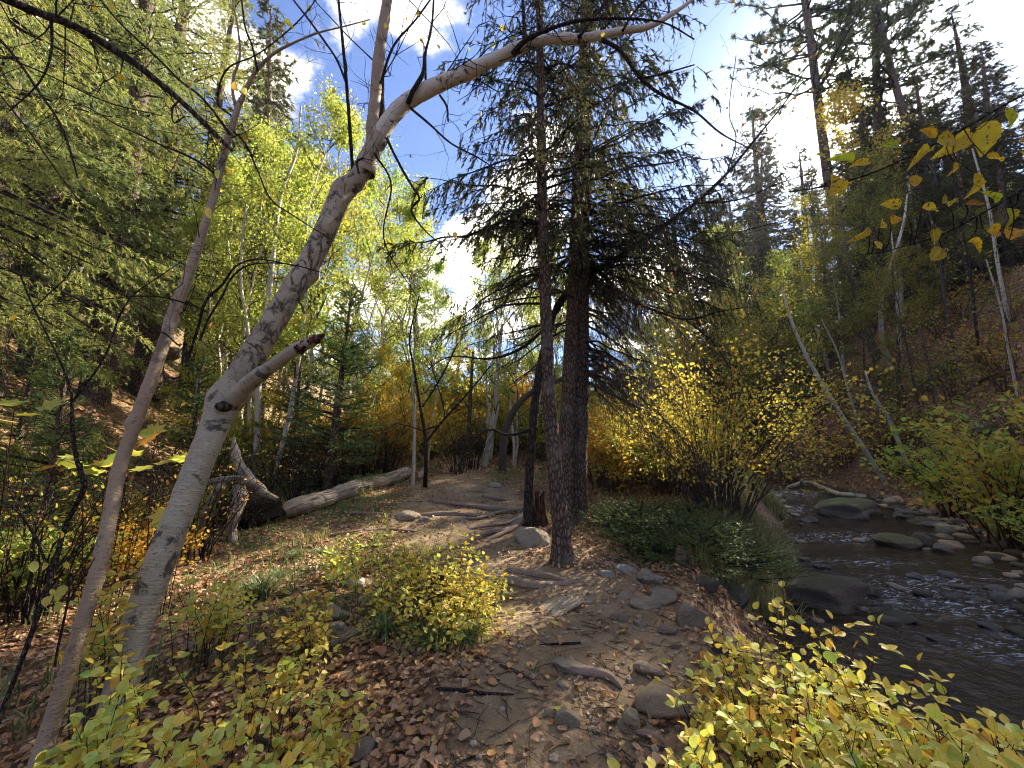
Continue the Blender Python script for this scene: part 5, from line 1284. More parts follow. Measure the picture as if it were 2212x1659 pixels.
while n < 150:     # the many small wet stones round the riffles and along the far bar
    y = r.uniform(4.5, 17); xl, xr = np.interp(y, LY, LXL), np.interp(y, LY, LXR)
    side = r.random()
    x = xr + r.normal(-.2, .55) if side < .62 else (xl + r.uniform(.1, .6) if side < .75 else r.uniform(xl, xr))
    if side >= .75 and vnoise(np.array([x * .8, y * .8, 3.0]), 4) < -.02: continue
    s = r.uniform(.05, .16) * (1.3 if side < .62 else 1)
    z = max(WATER, float(H(x, y)))
    kind = ['round', 'slab'][int(r.random() < .4)]; mname = ['stone_wet', 'stone_dark', 'stone'][int(r.random() * 2.6)]
    key = (kind, n % 5, mname, 3)
    if key not in ROCKS:
        me = rock_mesh(700 + (n % 5) * 7 + len(kind), kind, 3); me.materials.append(M[mname]); ROCKS[key] = me
    lb = ('mossless ' if False else '') + ('tiny ' if s < .08 else 'small ' if s < .115 else 'fist-sized ' if s < .15 else 'larger ') + {'stone_wet': 'wet grey', 'stone_dark': 'dark', 'stone': 'dry brown'}[mname] + (' flat' if kind == 'slab' else ' rounded') + ' cobble '
    lb = lb.replace('rounded ', ''); lb += near_word(x, y, SMARKS).replace('well ', '').replace('the pyramid-shaped boulder', 'the pyramid boulder') + (', far bar' if side < .62 else ', near bank' if side < .75 else ', midstream')
    if len(lb.replace('-', ' ').split()) > 15: lb = lb.replace('just ', '').replace(' flat', '')
    thing('cobble', lb, 'stone', (x, y, z + s * .1), (0., 0., r.uniform(0, 6.28)), (s * 1.3, s, s * r.uniform(.35, .7)), 'small cobbles of the stream', ROCKS[key])
    n += 1
# small stones in the trail dirt: past counting
def pebbles():
    mb = MB(); r = np.random.default_rng(78)
    base = bpy.data.meshes.new('tmp'); bmx = __import__('bmesh'); b = bmx.new(); bmx.ops.create_icosphere(b, subdivisions=1, radius=1); b.to_mesh(base); b.free()
    v = np.zeros(len(base.vertices) * 3); base.vertices.foreach_get('co', v); v = v.reshape(-1, 3) * np.array([1, 1, .6])
    f = np.array([list(p.vertices) for p in base.polygons])
    N = 3200; y = 1.2 + 9 * r.random(N) ** 1.5; x = np.interp(y, TY, TX) + r.normal(.25, 1.1, N); s = .004 + .02 * r.random(N) ** 4
    s = np.where(r.random(N) < .05, s * 2.2, s)
    ok = x < np.interp(y, LY, LXL) - .05; x, y, s = x[ok], y[ok], s[ok]; N = len(x)
    vv = v[None] * s[:, None, None] * r.uniform(.7, 1.3, (N, 1, 3)) * (1 + r.uniform(-.2, .2, (N, len(v), 1))) + np.stack([x, y, H(x, y) + s * .2], -1)[:, None]
    mb.add(vv.reshape(-1, 3), (f[None] + (np.arange(N) * len(v))[:, None, None]).reshape(-1, 3))
    ob('gravel', mb.mesh('gravel', M['stone'], False), kind='stuff', label='small stones and grit trodden into the dirt trail', category='gravel')
pebbles()

# ------------------------------------------------------------------ leaf litter
def litter():
    r = np.random.default_rng(88)
    DR = [dry(i) for i in range(5)]
    def sample(N, r0, r1, a0=-1.02, a1=1.02):
        q = r0 * (r1 / r0) ** r.random(N); a = r.uniform(a0, a1, N)
        return q * np.sin(a), q * np.cos(a)
    def norm(x, y):
        e = .06
        return unit(np.stack([-(H(x + e, y) - H(x - e, y)) / (2 * e), -(H(x, y + e) - H(x, y - e)) / (2 * e), np.ones_like(x)], -1))
    def keep(x, y, trailfac):
        xl = np.interp(y, LY, LXL); xr = np.interp(y, LY, LXR)
        d = np.abs(x - np.interp(y, TY, TX)); hw = np.interp(y, [0, 3, 6, 9, 14, 30], [.8, .75, 1.2, 1.3, .8, .5])
        p2 = np.stack([x, y, 0 * x], -1)
        dens = np.where(d < hw, trailfac * (1 + 2.2 * fbm(p2 * 1.3, 2, 91)), 1.0) * np.clip(.75 + 1.1 * fbm(p2 * 2.2, 3, 92), .05, 1)
        return ((x < xl - .08) | (x > xr + .2)) & (r.random(len(x)) < dens)
    mb = MB()
    for (N, r0, r1, smin, smax, tf) in [(30000, 1.5, 9, .026, .058, .13), (30000, 5, 18, .04, .07, .3)]:
        x, y = sample(N, r0, r1); k = keep(x, y, tf); x, y = x[k], y[k]
        pick = r.integers(0, 5, len(x))
        for j in range(5):
            q = pick == j; m = q.sum(); nn = unit(norm(x[q], y[q]) + r.normal(0, .28, (m, 3)))
            mb.place(DR[j], np.stack([x[q], y[q], H(x[q], y[q]) + r.uniform(.0, .018, m)], -1), np.cross(nn, unit(r.normal(0, 1, (m, 3)))), nn, r.uniform(smin, smax, m))
    x, y = sample(46000, 13, 60, -.2, 1.02); k = keep(x, y, .7); x, y = x[k], y[k]
    nn = unit(norm(x, y) + r.normal(0, .5, (len(x), 3)))
    mb.place(LEAF2, np.stack([x, y, H(x, y) + .03], -1), np.cross(nn, unit(r.normal(0, 1, nn.shape))), nn, r.uniform(.10, .20, len(x)))
    x, y = sample(14000, 12, 45, -1.02, -.2); k = keep(x, y, .7); x, y = x[k], y[k]
    nn = unit(norm(x, y) + r.normal(0, .5, (len(x), 3)))
    mb.place(LEAF2, np.stack([x, y, H(x, y) + .03], -1), np.cross(nn, unit(r.normal(0, 1, nn.shape))), nn, r.uniform(.09, .16, len(x)))
    ob('leaf_litter', mb.mesh('leaf_litter', M['litter'], False), kind='stuff', label='dry brown and orange leaf litter covering the forest floor', category='leaf litter')
    # the fallen leaves that show singly near the camera
    mats = {'brown': 'litter', 'yellow': 'leaf_yellow'}
    ms = []
    for j in range(5):
        b = MB(); b.add(*DR[j]); ms.append(b.mesh('fallen_leaf', M['litter']))
    b = MB(); b.add(*DR[1]); ym = b.mesh('fallen_leaf', M['leaf_yellow'])
    c = 0
    while c < 250:
        x, y = sample(1, 1.45, 3.6, -.62, .5); 
        if not keep(x, y, .8)[0]: continue
        nn = unit(norm(x, y) + r.normal(0, .2, (1, 3)))[0]; yd = unit(np.cross(nn, r.normal(0, 1, 3))); xx = np.cross(yd, nn)
        s = r.uniform(.045, .085); pz = float(H(x, y)[0]) + .012
        yel = c % 11 == 0
        o = thing('fallen_leaf', ('yellow fallen leaf' if yel else ['curled brown leaf', 'flat tan leaf', 'rust-brown dead leaf', 'folded dry leaf', 'crumpled dark leaf'][c % 5]) + (' (large) ' if s > .073 else ' (small) ' if s < .055 else ' ') + near_word(x[0], y[0], GMARKS), 'leaf', group='yellow fallen leaves near the camera' if yel else 'dry brown leaves near the camera', me=ym if yel else ms[c % 5])
        o.matrix_world = Matrix(((xx[0] * s, yd[0] * s, nn[0] * s, x[0]), (xx[1] * s, yd[1] * s, nn[1] * s, y[0]), (xx[2] * s, yd[2] * s, nn[2] * s, pz), (0, 0, 0, 1)))
        c += 1
litter()

# ------------------------------------------------------------------ near leafy bushes: twiggy stems with opposite oval leaves
def leafy_bush(label, tips, seed, leafpx=(.035, .06), meshes=YL, mname='leaf_yellow', hgt=(.45, .75), npair=(5, 8), nobj=290, foot=None, spread=.35, stem='twig_red', group=None, upr=.5):
    """tips: world points the shoots reach; each shoot rises from the ground near the foot of the clump"""
    rng = np.random.default_rng(seed)
    tips = np.asarray(tips); c = tips[:, :2].mean(0) if foot is None else np.asarray(foot)
    base = np.array([c[0], c[1], float(H(c[0], c[1]))])
    t = thing('leafy_bush', label, 'bush', base, group=group)
    ms = MB(); PL, DL, NL = [], [], []
    for tp in tips:
        f = c + (tp[:2] - c) * rng.uniform(.35, .75) + rng.normal(0, spread * .15, 2)
        fz = float(H(f[0], f[1])) - .03
        p0 = np.array([f[0], f[1], fz]); dz = max(tp[2] - fz, .08)
        mid = p0 + np.array([(tp[0] - f[0]) * .3, (tp[1] - f[1]) * .3, dz * .6]) + rng.normal(0, .02, 3)
        pth = spline(np.array([p0, mid, tp]), 9) - base
        ms.tubes(pth[None], np.linspace(.0036, .0013, 9)[None], 5, 0)
        npj = rng.integers(*npair)
        roll = rng.uniform(0, 6.28)
        for q in range(npj + 1):
            s = 1 - (q / npj) ** 1.1 * rng.uniform(.45, .65); P0, tn = interp_path(pth, np.array([s])); P0 = P0[0]; tn = tn[0]
            if q == 0:
                dirs = [unit(tn + rng.normal(0, .3, 3))]
            else:
                a = roll + q * math.pi / 2 + rng.normal(0, .3)
                ref = unit(np.cross(tn, np.array([math.cos(a), math.sin(a), .2])))
                dirs = [unit(ref + tn * upr * rng.uniform(.2, 1.2) + rng.normal(0, .15, 3)), unit(-ref + tn * upr * rng.uniform(.2, 1.2) + rng.normal(0, .15, 3))]
            for d in dirs:
                if rng.random() < .08: continue
                PL.append(P0 + d * .006); DL.append(d); NL.append(unit(UP + rng.normal(0, .35, 3) - .0 * d))
            # some pairs sit on short side twigs
            if q >= 1 and rng.random() < .45:
                d = unit(dirs[0] + tn * .5); L = rng.uniform(.05, .13); e = P0 + d * L
                ms.tubes(np.array([[P0, P0 + d * L * .5, e]]), np.array([[.0016, .0013, .001]]), 3, 0)
                sx_ = unit(np.cross(d, UP))
                for dd in (unit(d + rng.normal(0, .2, 3)), unit(d * .6 + sx_), unit(d * .6 - sx_)):
                    PL.append(e); DL.append(dd); NL.append(unit(UP + rng.normal(0, .4, 3)))
    ob('stems', ms.mesh('stems', M[stem]), t)
    PL, DL, NL = np.array(PL), np.array(DL), np.array(NL)
    wp = PL + base
    sz = rng.uniform(*leafpx, len(PL))
    dist = np.linalg.norm(wp - np.array([0, 0, CAMZ]), axis=1)
    # leaves near the camera are the ones that show singly
    vis = np.abs(wp[:, 0]) / np.maximum(wp[:, 1], .05) < 1.35
    order = np.argsort(dist / sz + (~vis) * 1e3); a = order[:nobj]; b = order[nobj:]
    leaf_objs(t, meshes, PL[a], DL[a], NL[a], sz[a])
    if len(b):
        ml = MB(); pick = rng.integers(0, 4, len(b))
        for j in range(4):
            q = b[pick == j]; ml.place(LEAFHI[j], PL[q], DL[q], NL[q], sz[q])
        ob('foliage', ml.mesh('foliage', M[mname], False), t, kind='stuff')
    return t
def tipset(rows, per, jit, seed, dj=.12):
    rng = np.random.default_rng(seed); out_ = []
    for (u, v, Y) in rows:
        for k in range(per):
            out_.append(P(u + rng.normal(0, jit), v + rng.normal(0, jit * .6), Y + rng.normal(0, dj)))
    return out_
# lower right
br_ = [P(1690, 1270, 2.35), P(1628, 1318, 2.4), P(1800, 1340, 2.1), P(1900, 1352, 2.0), P(1985, 1430, 1.9), P(2055, 1468, 1.85), P(1880, 1345, 2.2), P(1560, 1370, 2.4), P(1450, 1460, 2.3), P(1500, 1420, 2.35), P(1845, 1400, 2.0)]
leafy_bush('yellow bush with tall shoots at the lower right, beside the pointed slab and the stream', br_ + tipset([(1560, 1440, 2.2), (1620, 1390, 2.25), (1690, 1360, 2.2), (1500, 1490, 2.1), (1560, 1520, 2.0), (1640, 1470, 2.0), (1720, 1430, 2.0), (1600, 1570, 1.85), (1690, 1540, 1.8), (1760, 1500, 1.85)], 5, 34, 1),
           501, (.032, .055), foot=(1.25, 1.85), nobj=290)
leafy_bush('dense yellow and lime bush filling the lower right corner beside the water', tipset([(1800, 1420, 1.9), (1860, 1470, 1.8), (1930, 1500, 1.75), (1800, 1560, 1.65), (1880, 1570, 1.6), (1960, 1570, 1.55), (2040, 1580, 1.55), (2110, 1590, 1.5), (2170, 1600, 1.45), (1740, 1610, 1.6), (1830, 1630, 1.5), (1950, 1640, 1.4), (2060, 1650, 1.35), (2150, 1660, 1.3)], 5, 34, 2),
           502, (.035, .060), foot=(1.65, 1.45), nobj=290)
# centre
leafy_bush('round yellow-green bush growing in the middle, left of the dirt trail', tipset([(820, 1210, 3.9), (870, 1180, 4.0), (930, 1170, 4.1), (990, 1180, 4.1), (1030, 1210, 3.9), (800, 1270, 3.7), (860, 1250, 3.7), (920, 1230, 3.7), (980, 1240, 3.7), (1040, 1260, 3.7), (1075, 1290, 3.7),
           (800, 1330, 3.5), (860, 1310, 3.5), (930, 1300, 3.5), (1000, 1300, 3.5), (1050, 1330, 3.4), (900, 1370, 3.3), (990, 1370, 3.3), (1060, 1260, 3.8), (890, 1200, 3.9), (950, 1250, 3.6)], 10, 27, 3, .2), 503, (.030, .052), foot=(-.72, 3.55), nobj=290, stem='twig_tan', npair=(4, 7))
# lower left
leafy_bush('yellow bush spreading low over dead leaves right of the birch foot at the lower left', tipset([(500, 1440, 2.6), (600, 1420, 2.6), (680, 1440, 2.5), (740, 1500, 2.3), (560, 1480, 2.4), (640, 1510, 2.25), (700, 1560, 2.1), (780, 1590, 2.0), (460, 1500, 2.3), (530, 1560, 2.1), (620, 1590, 2.0), (690, 1640, 1.85)], 3, 46, 4, .15),
           504, (.032, .055), foot=(-1.3, 2.35), nobj=290, hgt=(.2, .4))
leafy_bush('sparse yellow sprigs at the very bottom left edge of the frame', tipset([(500, 1630, 1.75), (560, 1650, 1.7), (420, 1600, 1.85), (650, 1660, 1.7), (330, 1640, 1.8), (440, 1650, 1.75)], 2, 40, 5, .1), 505, (.04, .065), foot=(-1.15, 1.75), nobj=200)
leafy_bush('sunlit lime-yellow branchlets just right of the white birch trunk', tipset([(480, 1245, 3.0), (460, 1280, 3.0), (420, 1300, 2.9), (500, 1290, 3.0), (540, 1300, 3.0), (460, 1330, 2.9), (400, 1350, 2.8), (520, 1330, 2.95)], 3, 24, 6), 506, (.035, .06), foot=(-2.15, 3.05), nobj=200)
leafy_bush('small pale green-yellow sprig cluster left of the reddish stone', tipset([(640, 1290, 3.2), (680, 1290, 3.2), (700, 1330, 3.1), (650, 1350, 3.0), (700, 1380, 2.9), (610, 1330, 3.1)], 3, 20, 7), 507, (.035, .06), foot=(-1.35, 3.0), nobj=140)
leafy_bush('yellow sprigs between the pinkish and the white birch trunks', tipset([(250, 1310, 2.2), (215, 1340, 2.2), (290, 1330, 2.4), (180, 1400, 2.1), (230, 1420, 2.1), (190, 1290, 2.3), (240, 1220, 2.3), (285, 1470, 2.0)], 3, 22, 8), 508, (.035, .055), foot=(-1.95, 2.2), nobj=160, stem='dead_twig')
leafy_bush('few broad pale leaves at the foot of the pinkish birch', tipset([(200, 1590, 1.85), (180, 1610, 1.8), (230, 1560, 1.9), (170, 1640, 1.75), (290, 1560, 1.8), (250, 1510, 1.85)], 2, 16, 9, .05), 509, (.045, .065), foot=(-1.75, 1.8), nobj=100)
leafy_bush('thin yellow-leaved seedlings in the litter behind the central bush', tipset([(760, 1170, 5.2), (730, 1200, 4.8), (780, 1200, 4.8), (700, 1230, 4.4), (820, 1150, 5.4), (760, 1240, 4.2)], 4, 24, 10), 510, (.04, .06), foot=(-1.9, 4.8), nobj=120)
leafy_bush('yellow twigs at the bottom edge between trail and right bush', tipset([(1500, 1560, 1.9), (1480, 1620, 1.75), (1540, 1640, 1.7)], 3, 20, 11), 511, (.035, .05), foot=(.85, 1.8), nobj=60)

# broad-leaved plants with big lobed leaves at the left (seen small)
def lobed():
    v = [(0, 0, 0)]
    for a, rr in [(-150, .42), (-120, .3), (-95, .55), (-65, .34), (-35, .62), (-12, .42), (0, .8), (12, .42), (35, .62), (65, .34), (95, .55), (120, .3), (150, .42)]:
        v.append((math.sin(R(a)) * rr, .35 + math.cos(R(a)) * rr * .8, .05 * rr))
    v = np.array(v); n_ = len(v) - 1
    return T(v, [[0, i, i + 1] for i in range(1, n_)])
LOB = lobed(); _b = MB(); _b.add(*LOB); LOBM = [_b.mesh('leaf', M['leaf_lime']), ]; _b = MB(); _b.add(*LOB); LOBM.append(_b.mesh('leaf', M['leaf_gold']))
def lobed_plant(rows, label, seed, s=(.14, .22)):
    rng = np.random.default_rng(seed); tips = np.array([P(u + rng.normal(0, 8), v + rng.normal(0, 8), Y) for (u, v, Y) in rows for _ in range(2)])
    c = tips[:, :2].mean(0); base = np.array([c[0], c[1], float(H(c[0], c[1]))]); t = thing('lobed_leaf_plant', label, 'plant', base)
    mb = MB()
    for tp in tips:
        f = c + (tp[:2] - c) * .4; p0 = np.array([f[0], f[1], float(H(f[0], f[1])) - .02]); mb.tubes((spline(np.array([p0, (p0 + tp) / 2 + [0, 0, .1], tp]), 7) - base)[None], np.linspace(.006, .002, 7)[None], 4, 0)
    ob('stems', mb.mesh('stems', M['twig_red']), t)
    leaf_objs(t, LOBM, tips - base, unit(rng.normal(0, 1, tips.shape) * [1, 1, .3] - [0, .5, .1]), unit(rng.normal(0, .3, tips.shape) + UP), rng.uniform(*s, len(tips)))
lobed_plant([(30, 880, 3.2), (70, 895, 3.3), (120, 1015, 3.2), (10, 905, 3.1)], 'large lobed yellow leaves at the left edge below the fir', 520)
lobed_plant([(300, 985, 3.6), (340, 1000, 3.6), (260, 975, 3.6), (180, 1000, 3.5), (230, 1010, 3.5)], 'lobed yellow leaves between the two birch trunks', 521)
lobed_plant([(400, 990, 3.8), (440, 985, 3.9), (350, 1110, 3.4), (320, 940, 3.8)], 'lobed yellow and green leaves just left of the white trunk', 522)

# ------------------------------------------------------------------ yellow leaf twigs hanging in at the right
def toothed(w, curl, fold, seed):
    r = np.random.default_rng(seed); rows = 12; v = []; f = []
    for i in range(rows + 1):
        t = i / rows; hw = w * (math.sin(math.pi * t ** .85) ** .8 if 0 < t < 1 else .004) * (1 + (.10 if i % 2 else -.06)) 
        zc = -curl * t * t + .03 * math.sin(t * 9 + seed)
        v += [(-hw, t, zc + fold * hw / w + r.normal(0, .015)), (-hw * .5, t, zc + fold * .35 * hw / w + (.015 if i % 2 else -.01)), (0, t, zc), (hw * .5, t, zc + fold * .35 * hw / w + (.015 if i % 2 else -.01)), (hw, t, zc + fold * hw / w + r.normal(0, .015))]
    for i in range(rows):
        for q in range(4):
            a = i * 5 + q; f += [[a, a + 1, a + 6], [a, a + 6, a + 5]]
    return T(v, f)
AMB2 = leaf_meshes('leaf_amber', [toothed(.30, .25, .16, 1), toothed(.34, .05, .22, 2), toothed(.26, .40, .30, 3), toothed(.32, -.15, .12, 4), toothed(.16, .5, .35, 5)])
def right_twigs():
    rng = np.random.default_rng(601)
    specs = [('upper yellow-leaved twig reaching in from the right edge', [(2330, 170, 1.25, 9), (2212, 205, 1.3, 8), (2100, 268, 1.35, 7), (2040, 300, 1.4, 6), (1950, 345, 1.45, 5), (1880, 375, 1.5, 5), (1800, 400, 1.55, 4), (1700, 415, 1.6, 3)],
              [(2135, 262, .075, (-.1, -.9)), (2170, 235, .05, (.3, -.6)), (2095, 285, .075, (-.6, -.5)), (2065, 300, .06, (-.9, -.3)), (2010, 325, .06, (-.9, -.5)), (1942, 318, .055, (-.9, .1)), (2020, 300, .04, (-.6, .5)), (2105, 375, .05, (0, -1)), (1975, 378, .045, (-.2, -.9)),
               (1840, 352, .05, (-.9, .2)), (1880, 352, .045, (-.9, 0)), (1800, 378, .06, (-.3, -.9)), (1815, 385, .045, (.2, -.9)), (1785, 340, .03, (-.9, .2)), (2205, 275, .06, (.6, -.3)), (2200, 330, .07, (.7, -.2)), (2130, 340, .05, (.9, -.1)), (2060, 350, .03, (.1, -.9))]),
             ('lower yellow-leaved twig reaching in from the right edge', [(2330, 350, 1.3, 6), (2212, 410, 1.35, 5), (2120, 462, 1.4, 5), (2050, 500, 1.45, 4), (1980, 525, 1.5, 3), (1900, 545, 1.55, 2), (1850, 552, 1.6, 1.5)],
              [(1945, 442, .045, (-.9, 0)), (1990, 450, .04, (.9, -.1)), (2035, 440, .045, (.9, .4)), (2085, 440, .035, (.8, -.2)), (1875, 490, .045, (-.5, -.6)), (1900, 492, .04, (.5, .5)), (1925, 485, .04, (.5, .6)), (2015, 495, .035, (0, -.9)), (2035, 535, .05, (-.6, -.6)),
               (2090, 522, .045, (.8, -.3)), (2130, 500, .05, (.8, .1)), (2180, 520, .06, (.8, .7)), (2175, 450, .05, (.4, -.8)), (1890, 520, .03, (.1, -.9)), (2150, 440, .04, (-.3, .6))])]
    for lab, st, lv in specs:
        base = P(*st[0][:3]); t = thing('yellow_leaf_twig', lab, 'branch', base)
        mb = MB(); cc, rr = limb(mb, st, 60, 8, rough(4, .1, 40), base); ob('twig', mb.mesh('twig', M['twig']), t)
        side = MB(); pos, ds, ns_, sz = [], [], [], []
        for (u, v, s, (dx, dz)) in lv:
            Y = 1.4 + rng.uniform(-.08, .12); p = P(u, v, Y) - base
            k = np.argmin(np.linalg.norm(cc - p, axis=1)); q = cc[k]
            side.tubes(spline(np.array([q, (p + q) / 2 + rng.normal(0, .01, 3) + [0, 0, -.01], p]), 6)[None], np.linspace(.0024, .0014, 6)[None], 4, 0)
            d = unit(np.array([dx, rng.uniform(-.2, .2), dz])); nrm = unit(np.array([rng.normal(0, .35), -1, rng.normal(.2, .35)]))
            pos.append(p); ds.append(d); ns_.append(nrm); sz.append(s * 1.6 * rng.uniform(.85, 1.15))
        twigs_on(side, cc, rr, 14, .22, rng, .1, 1, 0, 2, minr=.0007)
        ob('side_twigs', side.mesh('side_twigs', M['twig']), t)
        leaf_objs(t, AMB2, pos, ds, np.array(ns_), np.array(sz))
right_twigs()

# ------------------------------------------------------------------ mid-distance shrubs
def shrub_at(meshes, p, s, label, group, kind='shrub', cat='shrub', rot=None, names=('stems', 'foliage')):
    put(kind, meshes, names, label, cat, p - np.array([0, 0, .05]), RNG.uniform(0, 6.28) if rot is None else rot, s, group)
WILLOW = gen_shrub(701, 3.4, 2.3, 100, 8200, .064, 'leaf_gold', 'twig_tan', .25, LEAF2, .35, 7)
WILLOW2 = gen_shrub(702, 2.2, 1.7, 40, 3600, .07, 'leaf_lime', 'twig_tan', .3, LEAF2, .3, 7)
g = G(1545, 1120)
put('golden_willow', WILLOW, ('stems', 'foliage'), 'large golden-yellow willow with many arching stems on the stream bank', 'shrub', g - np.array([0, 0, .05]), .4, 1.0)
g = G(1480, 1100) + np.array([0.2, 1.2, 0])
put('golden_willow', WILLOW2, ('stems', 'foliage'), 'smaller lime-yellow willow behind the golden one', 'shrub', g, 2.2, 1.0)
FAR = [gen_shrub(711 + i, 2.6, 1.6, 34, 3000, .10, 'leaf_brush', 'twig_tan', .2, LEAF2, .15, 6) for i in range(3)]
BRUSH = [gen_shrub(721 + i, 1.3, .8, 30, 900 + 500 * i, .055, ['leaf_brush', 'leaf_lime', 'leaf_brush'][i], 'twig_red', .15, LEAF4, .12, 5) for i in range(3)]
BRUSHG = [gen_shrub(731 + i, 1.0, .9, 26, 1500, .06, 'leaf_lime', 'twig_tan', .25, LEAF4, .05, 6) for i in range(2)]
BARE = [gen_shrub(741 + i, 1.8, .9, 26, 160, .05, 'leaf_brush', 'twig', .12, LEAF4, .3, 9) for i in range(2)]
def row(meshes, rows, fmt, group, kind='shrub', sc=(.8, 1.25)):
    rows = sorted(rows)
    lab = ordlab(fmt)
    for i, (u, Y) in enumerate(rows):
        shrub_at(meshes[i % len(meshes)], at(u, Y), RNG.uniform(*sc), lab(i, len(rows)), group, kind)
row(BRUSH, [(-60, 3.4), (40, 4.2), (150, 4.0), (230, 4.8), (330, 4.6), (80, 5.4), (390, 5.6), (300, 6.3), (460, 6.6), (200, 6.6), (520, 7.4), (-80, 5.0)], 'leafy brush on the flat ground behind the two leaning birches, {}', 'brush behind the leaning birches', sc=(.5, .85))
row(BRUSHG, [(20, 3.6), (110, 4.9), (260, 5.6), (380, 6.6), (30, 6.4), (180, 7.6)], 'low yellow-green plants among the brush left of the birches, {}', 'low yellow-green plants at left', 'low_shrub', (.7, 1.1))
row(BARE, [(655, 8.4), (700, 9.6), (500, 7.6), (750, 10.5), (590, 9.2), (640, 10.5), (800, 11.5), (450, 5.4), (840, 12.5), (120, 3.6), (320, 5.2), (990, 13), (1020, 14)], 'bare reddish twiggy bush behind the stump, {}', 'bare twiggy bushes round the stump', 'bare_bush', (.8, 1.2))
row(FAR, [(470, 10), (560, 11), (660, 12.5), (740, 12.5), (820, 13), (860, 15), (930, 17), (980, 19), (1040, 19), (1100, 18), (700, 16), (600, 15), (1160, 17), (1000, 26), (900, 24), (430, 13), (780, 17), (850, 20), (940, 22), (1060, 25), (1130, 26), (1010, 22), (1190, 24), (960, 30), (1090, 30)],
    'autumn shrub in the undergrowth beneath the yellow birches, {}', 'undergrowth beneath the yellow birches')
row(FAR, [(1290, 11), (1340, 12.5), (1390, 11.5), (1330, 9.8), (1420, 14), (1480, 16), (1560, 18), (1240, 15), (1440, 10.5), (1620, 21), (1300, 19), (1380, 21), (1450, 23), (1520, 24), (1250, 22)], 'tangled green-yellow shrub on the bank behind the spruces, {}', 'shrubs on the bank behind the spruces')
WILL3 = [gen_shrub(751 + i, 2.2, 1.6, 26, 420, .11, 'leaf_hill', 'twig_tan', .2, LEAF2, .25, 8) for i in range(2)]
hs = []
rr_ = np.random.default_rng(75)
for u0, Y0 in [(1640, 16), (1700, 15), (1760, 17), (1820, 15.5), (1870, 14), (1720, 20), (1800, 21), (1900, 18), (1960, 16), (2020, 14.5), (2090, 13), (2150, 12), (2200, 10.5), (2230, 13), (2120, 16), (2040, 19), (1980, 22), (1860, 25), (1760, 26), (1690, 27), (2170, 18), (2000, 12.5), (1900, 14.2), (2230, 9), (1940, 13), (2060, 16), (2100, 20), (2180, 15), (2210, 22), (1830, 18), (1930, 25), (2020, 23), (2090, 27), (1880, 20)]:
    hs.append((u0 + rr_.normal(0, 12), Y0 * 1.25 + rr_.normal(0, .5)))
row(FAR, [(930, 24), (975, 21), (1015, 25), (1055, 21), (1095, 23), (1135, 21), (1175, 25), (1215, 22), (880, 23), (1265, 25)], 'tall leafy thicket closing off the far end of the trail, {}', 'thicket at the far end of the trail', 'thicket_bush', (1.7, 2.3))
row([WILL3[1], WILL3[0]], hs, 'scrubby bush on the shaded brown hillside across the stream, {}', 'bushes on the hillside across the stream', 'hillside_shrub', (.8, 1.4))
# leafy bush on the right bank near the frame edge
RB = [gen_shrub(761 + i, 2.3, 1.2, 26, 1300, .10, ['leaf_lime', 'leaf_gold'][i], 'twig_red', .25, LEAF4, .25, 6) for i in range(2)]
for (u, Y, s, k, lab) in [(2075, 8.6, 1.35, 0, 'green and yellow leafy bush on the far bank, left one near the frame edge'), (2190, 7.8, 1.4, 1, 'orange-yellow leafy bush on the far bank at the frame edge'),
                          (2160, 6.9, .7, 0, 'low yellow-green bush hanging over the stream cobbles at the right edge'), (2010, 10.6, 1.2, 0, 'dull green leafy bush on the far bank behind the cobbles')]:
    x = Y * (u - CX) / 839; x = max(x, float(np.interp(Y, LY, LXR)) + .5)
    put('bank_bush', RB[k], ('stems', 'foliage'), lab, 'bush', np.array([x, Y, float(H(x, Y)) - .05]), RNG.uniform(0, 6), s, 'leafy bushes on the far bank')

# junipers and low greenery on the near bank
JUN = gen_conifer(801, .9, 1.0, clear=.02, nb=110, ntw=12, tl=.35, hang=-.1, nn=12, ns=.05, nw=.014, droop=-.05, needles='spruce_green', elev0=.15, elev1=.9, power=.5)
for i, (u, v, s) in enumerate([(1380, 1150, 1.0), (1450, 1178, .9), (1520, 1200, .9), (1590, 1225, .8), (1330, 1130, .7), (1490, 1140, .9), (1400, 1195, .6)]):
    g = G(u, v); put('juniper', JUN, ('trunk', 'crown'), 'low dark green juniper on the near bank, ' + (ORD[i] if i else 'broadest one') + (' in size' if i else ' behind the upright rock'), 'juniper', g - np.array([0, 0, .12]), i * 1.3, (s, s, s * .55), 'junipers on the near bank')

# ------------------------------------------------------------------ grass
def blades(N, L, bend, rad, seed, wid=.004, up=.7):
    rng = np.random.default_rng(seed); mb = MB()
    az = rng.uniform(0, 6.28, N); ln = L * rng.uniform(.5, 1.1, N); o = rng.normal(0, rad, (N, 2))
    h = np.stack([np.cos(az), np.sin(az), 0 * az], -1); s = np.stack([-np.sin(az), np.cos(az), 0 * az], -1)
    b = rng.uniform(.3, 1.0, N) * bend
    t = np.linspace(0, 1, 5)
    c = np.zeros((N, 5, 3)); c[..., :2] = o[:, None]
    c = c + h[:, None] * (ln * b)[:, None, None] * (t ** 1.6)[None, :, None] + UP * (ln * up)[:, None, None] * (t - b[:, None] * .75 * t ** 2.4)[..., None]
    w = wid * (1 - t ** 1.5) + .0004
    V = np.stack([c - s[:, None] * w[None, :, None], c + s[:, None] * w[None, :, None]], 2).reshape(-1, 3)
    q = np.array([[2 * i, 2 * i + 1, 2 * i + 3, 2 * i + 2] for i in range(4)])
    mb.add(V, (q[None] + (np.arange(N) * 10)[:, None, None]).reshape(-1, 4))
    return mb
